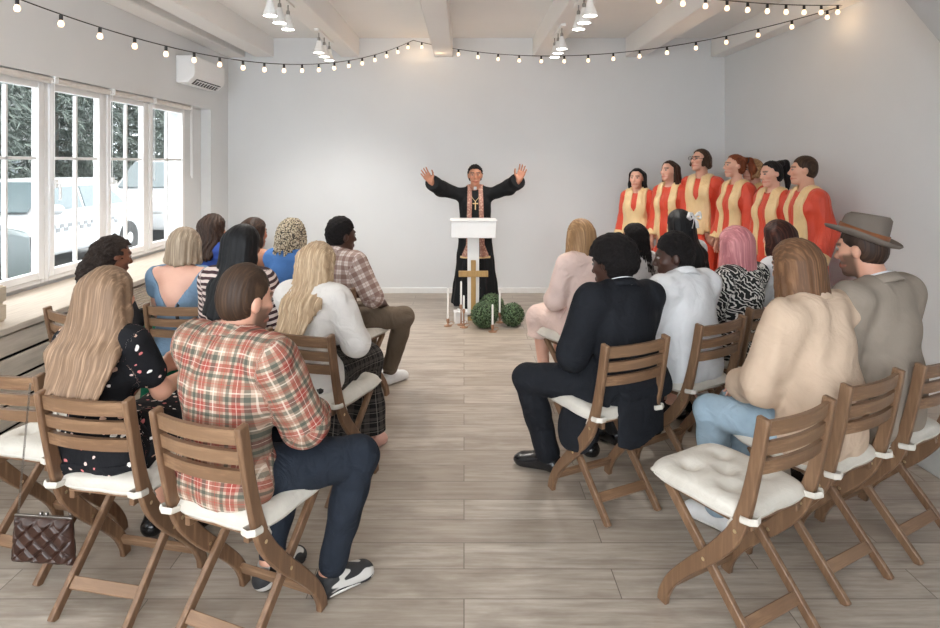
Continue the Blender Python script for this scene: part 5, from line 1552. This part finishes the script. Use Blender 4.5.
def ponytail(p, mat, L=.24, high=.06, cap=.010):
    b = p.Rh @ V3(0, -1, 0); a = p.hl(0, -.10, high); c = p.hl(0, -.165, high-.01); e = c+V3(b[0]*.02, b[1]*.02, -L)
    parts = [rc(a, c, .028, .030, None, .015), rc(c, (c+e)/2+V3(b[0], b[1], 0)*.02, .034, .038, None, .02), rc((c+e)/2+V3(b[0], b[1], 0)*.02, e, .038, .014, None, .02)]
    h = p.hair(mat, cap=cap, parts=parts, strand=.003, ears=False)
    m = MB(); d = Vector(c-a).normalized(); q = Vector(a).lerp(Vector(c), .6); m.tube([q-d*.008, q+d*.008], .033, 14); m.build('hair_tie', M_tieb, h, smooth=True)
def choir():
    chorister('chorister with dark shoulder-length hair, leftmost and shortest in the red-robed choir', 2.02, 7.45, 146, 1.60, 'f', 'fair', (2, 0, 0), lambda p: p.long_hair(H_black, length=.10, width=.075, cap=.012), gap=0, w=1.0)
    chorister('chorister with long dark hair over the shoulder, second in the red-robed choir', 2.30, 7.14, 134, 1.69, 'f', 'fair', (-14, -3, 0), lambda p: p.long_hair(H_dark, length=.30, width=.075, cap=.010), gap=.02, w=.95)
    def h3(p):
        p.bob(H_brown, length=.07, cap=.012)
        g = MB(); 
        for sg in (-1, 1): g.tube([tuple(p.hl(sg*.033+.024*math.cos(t*PI/8), .112, .012+.019*math.sin(t*PI/8))) for t in range(17)], .0022, 6, caps=False)
        g.tube([tuple(p.hl(-.010, .113, .015)), tuple(p.hl(.010, .113, .015))], .002, 6)
        for sg in (-1, 1): g.tube([tuple(p.hl(sg*.057, .110, .016)), tuple(p.hl(sg*.082, .02, .014)), tuple(p.hl(sg*.084, -.02, .0))], .0018, 6)
        g.build('glasses', M_tieb, p.root, smooth=True)
    chorister('tall chorister with glasses and chin-length brown hair in the red-robed choir', 2.58, 6.95, 134, 1.815, 'm', 'fair', (-22, -6, 0), h3, gap=0, w=1.0, zend=.82)
    chorister('chorister with auburn ponytail in the red-robed choir', 2.76, 6.48, 112, 1.75, 'f', 'fair', (-22, -2, 0), lambda p: ponytail(p, H_aub, .18, .07), gap=.012)
    chorister('chorister with light brown hair half hidden behind the black ponytail', 2.98, 6.55, 96, 1.705, 'f', 'fair', (0, 0, 0), lambda p: p.bob(H_lbrown, length=.08, cap=.010), gap=.012)
    chorister('chorister with high black ponytail in the red-robed choir', 2.86, 5.92, 112, 1.68, 'f', 'fair', (-14, 8, 0), lambda p: ponytail(p, H_black, .25, .09), gap=.012)
    chorister('man with short brown hair in red robe, rightmost of the choir', 2.93, 5.48, 94, 1.72, 'm', 'light', (-24, 0, 0), lambda p: p.crop(H_brown, top=.012, side=.005, hairline=.072), gap=.012, w=1.0)
for fn in (person_plaid, person_long_dblond, person_curly_green, person_bob_blue, person_black_long, person_blond_white, person_check, person_far_blue, person_far_tan, person_braids,
           person_suit, person_white_shirt, person_pink, person_redtip, person_beige, person_hat, person_pinkdress, person_rope_braids, person_bow, preacher, choir):
    fn()
strap = MB(); strap.tube([(-1.668, 3.738, .83), (-1.672, 3.728, .845), (-1.673, 3.716, .83), (-1.668, 3.745, .70), (-1.674, 3.742, .55), (-1.66, 3.75, .46)], .010, 8, flat=.25)
tag(strap.build('bag_strap', M_tieb, smooth=True), 'narrow black strap hanging over the chair of the woman in blue', 'strap')
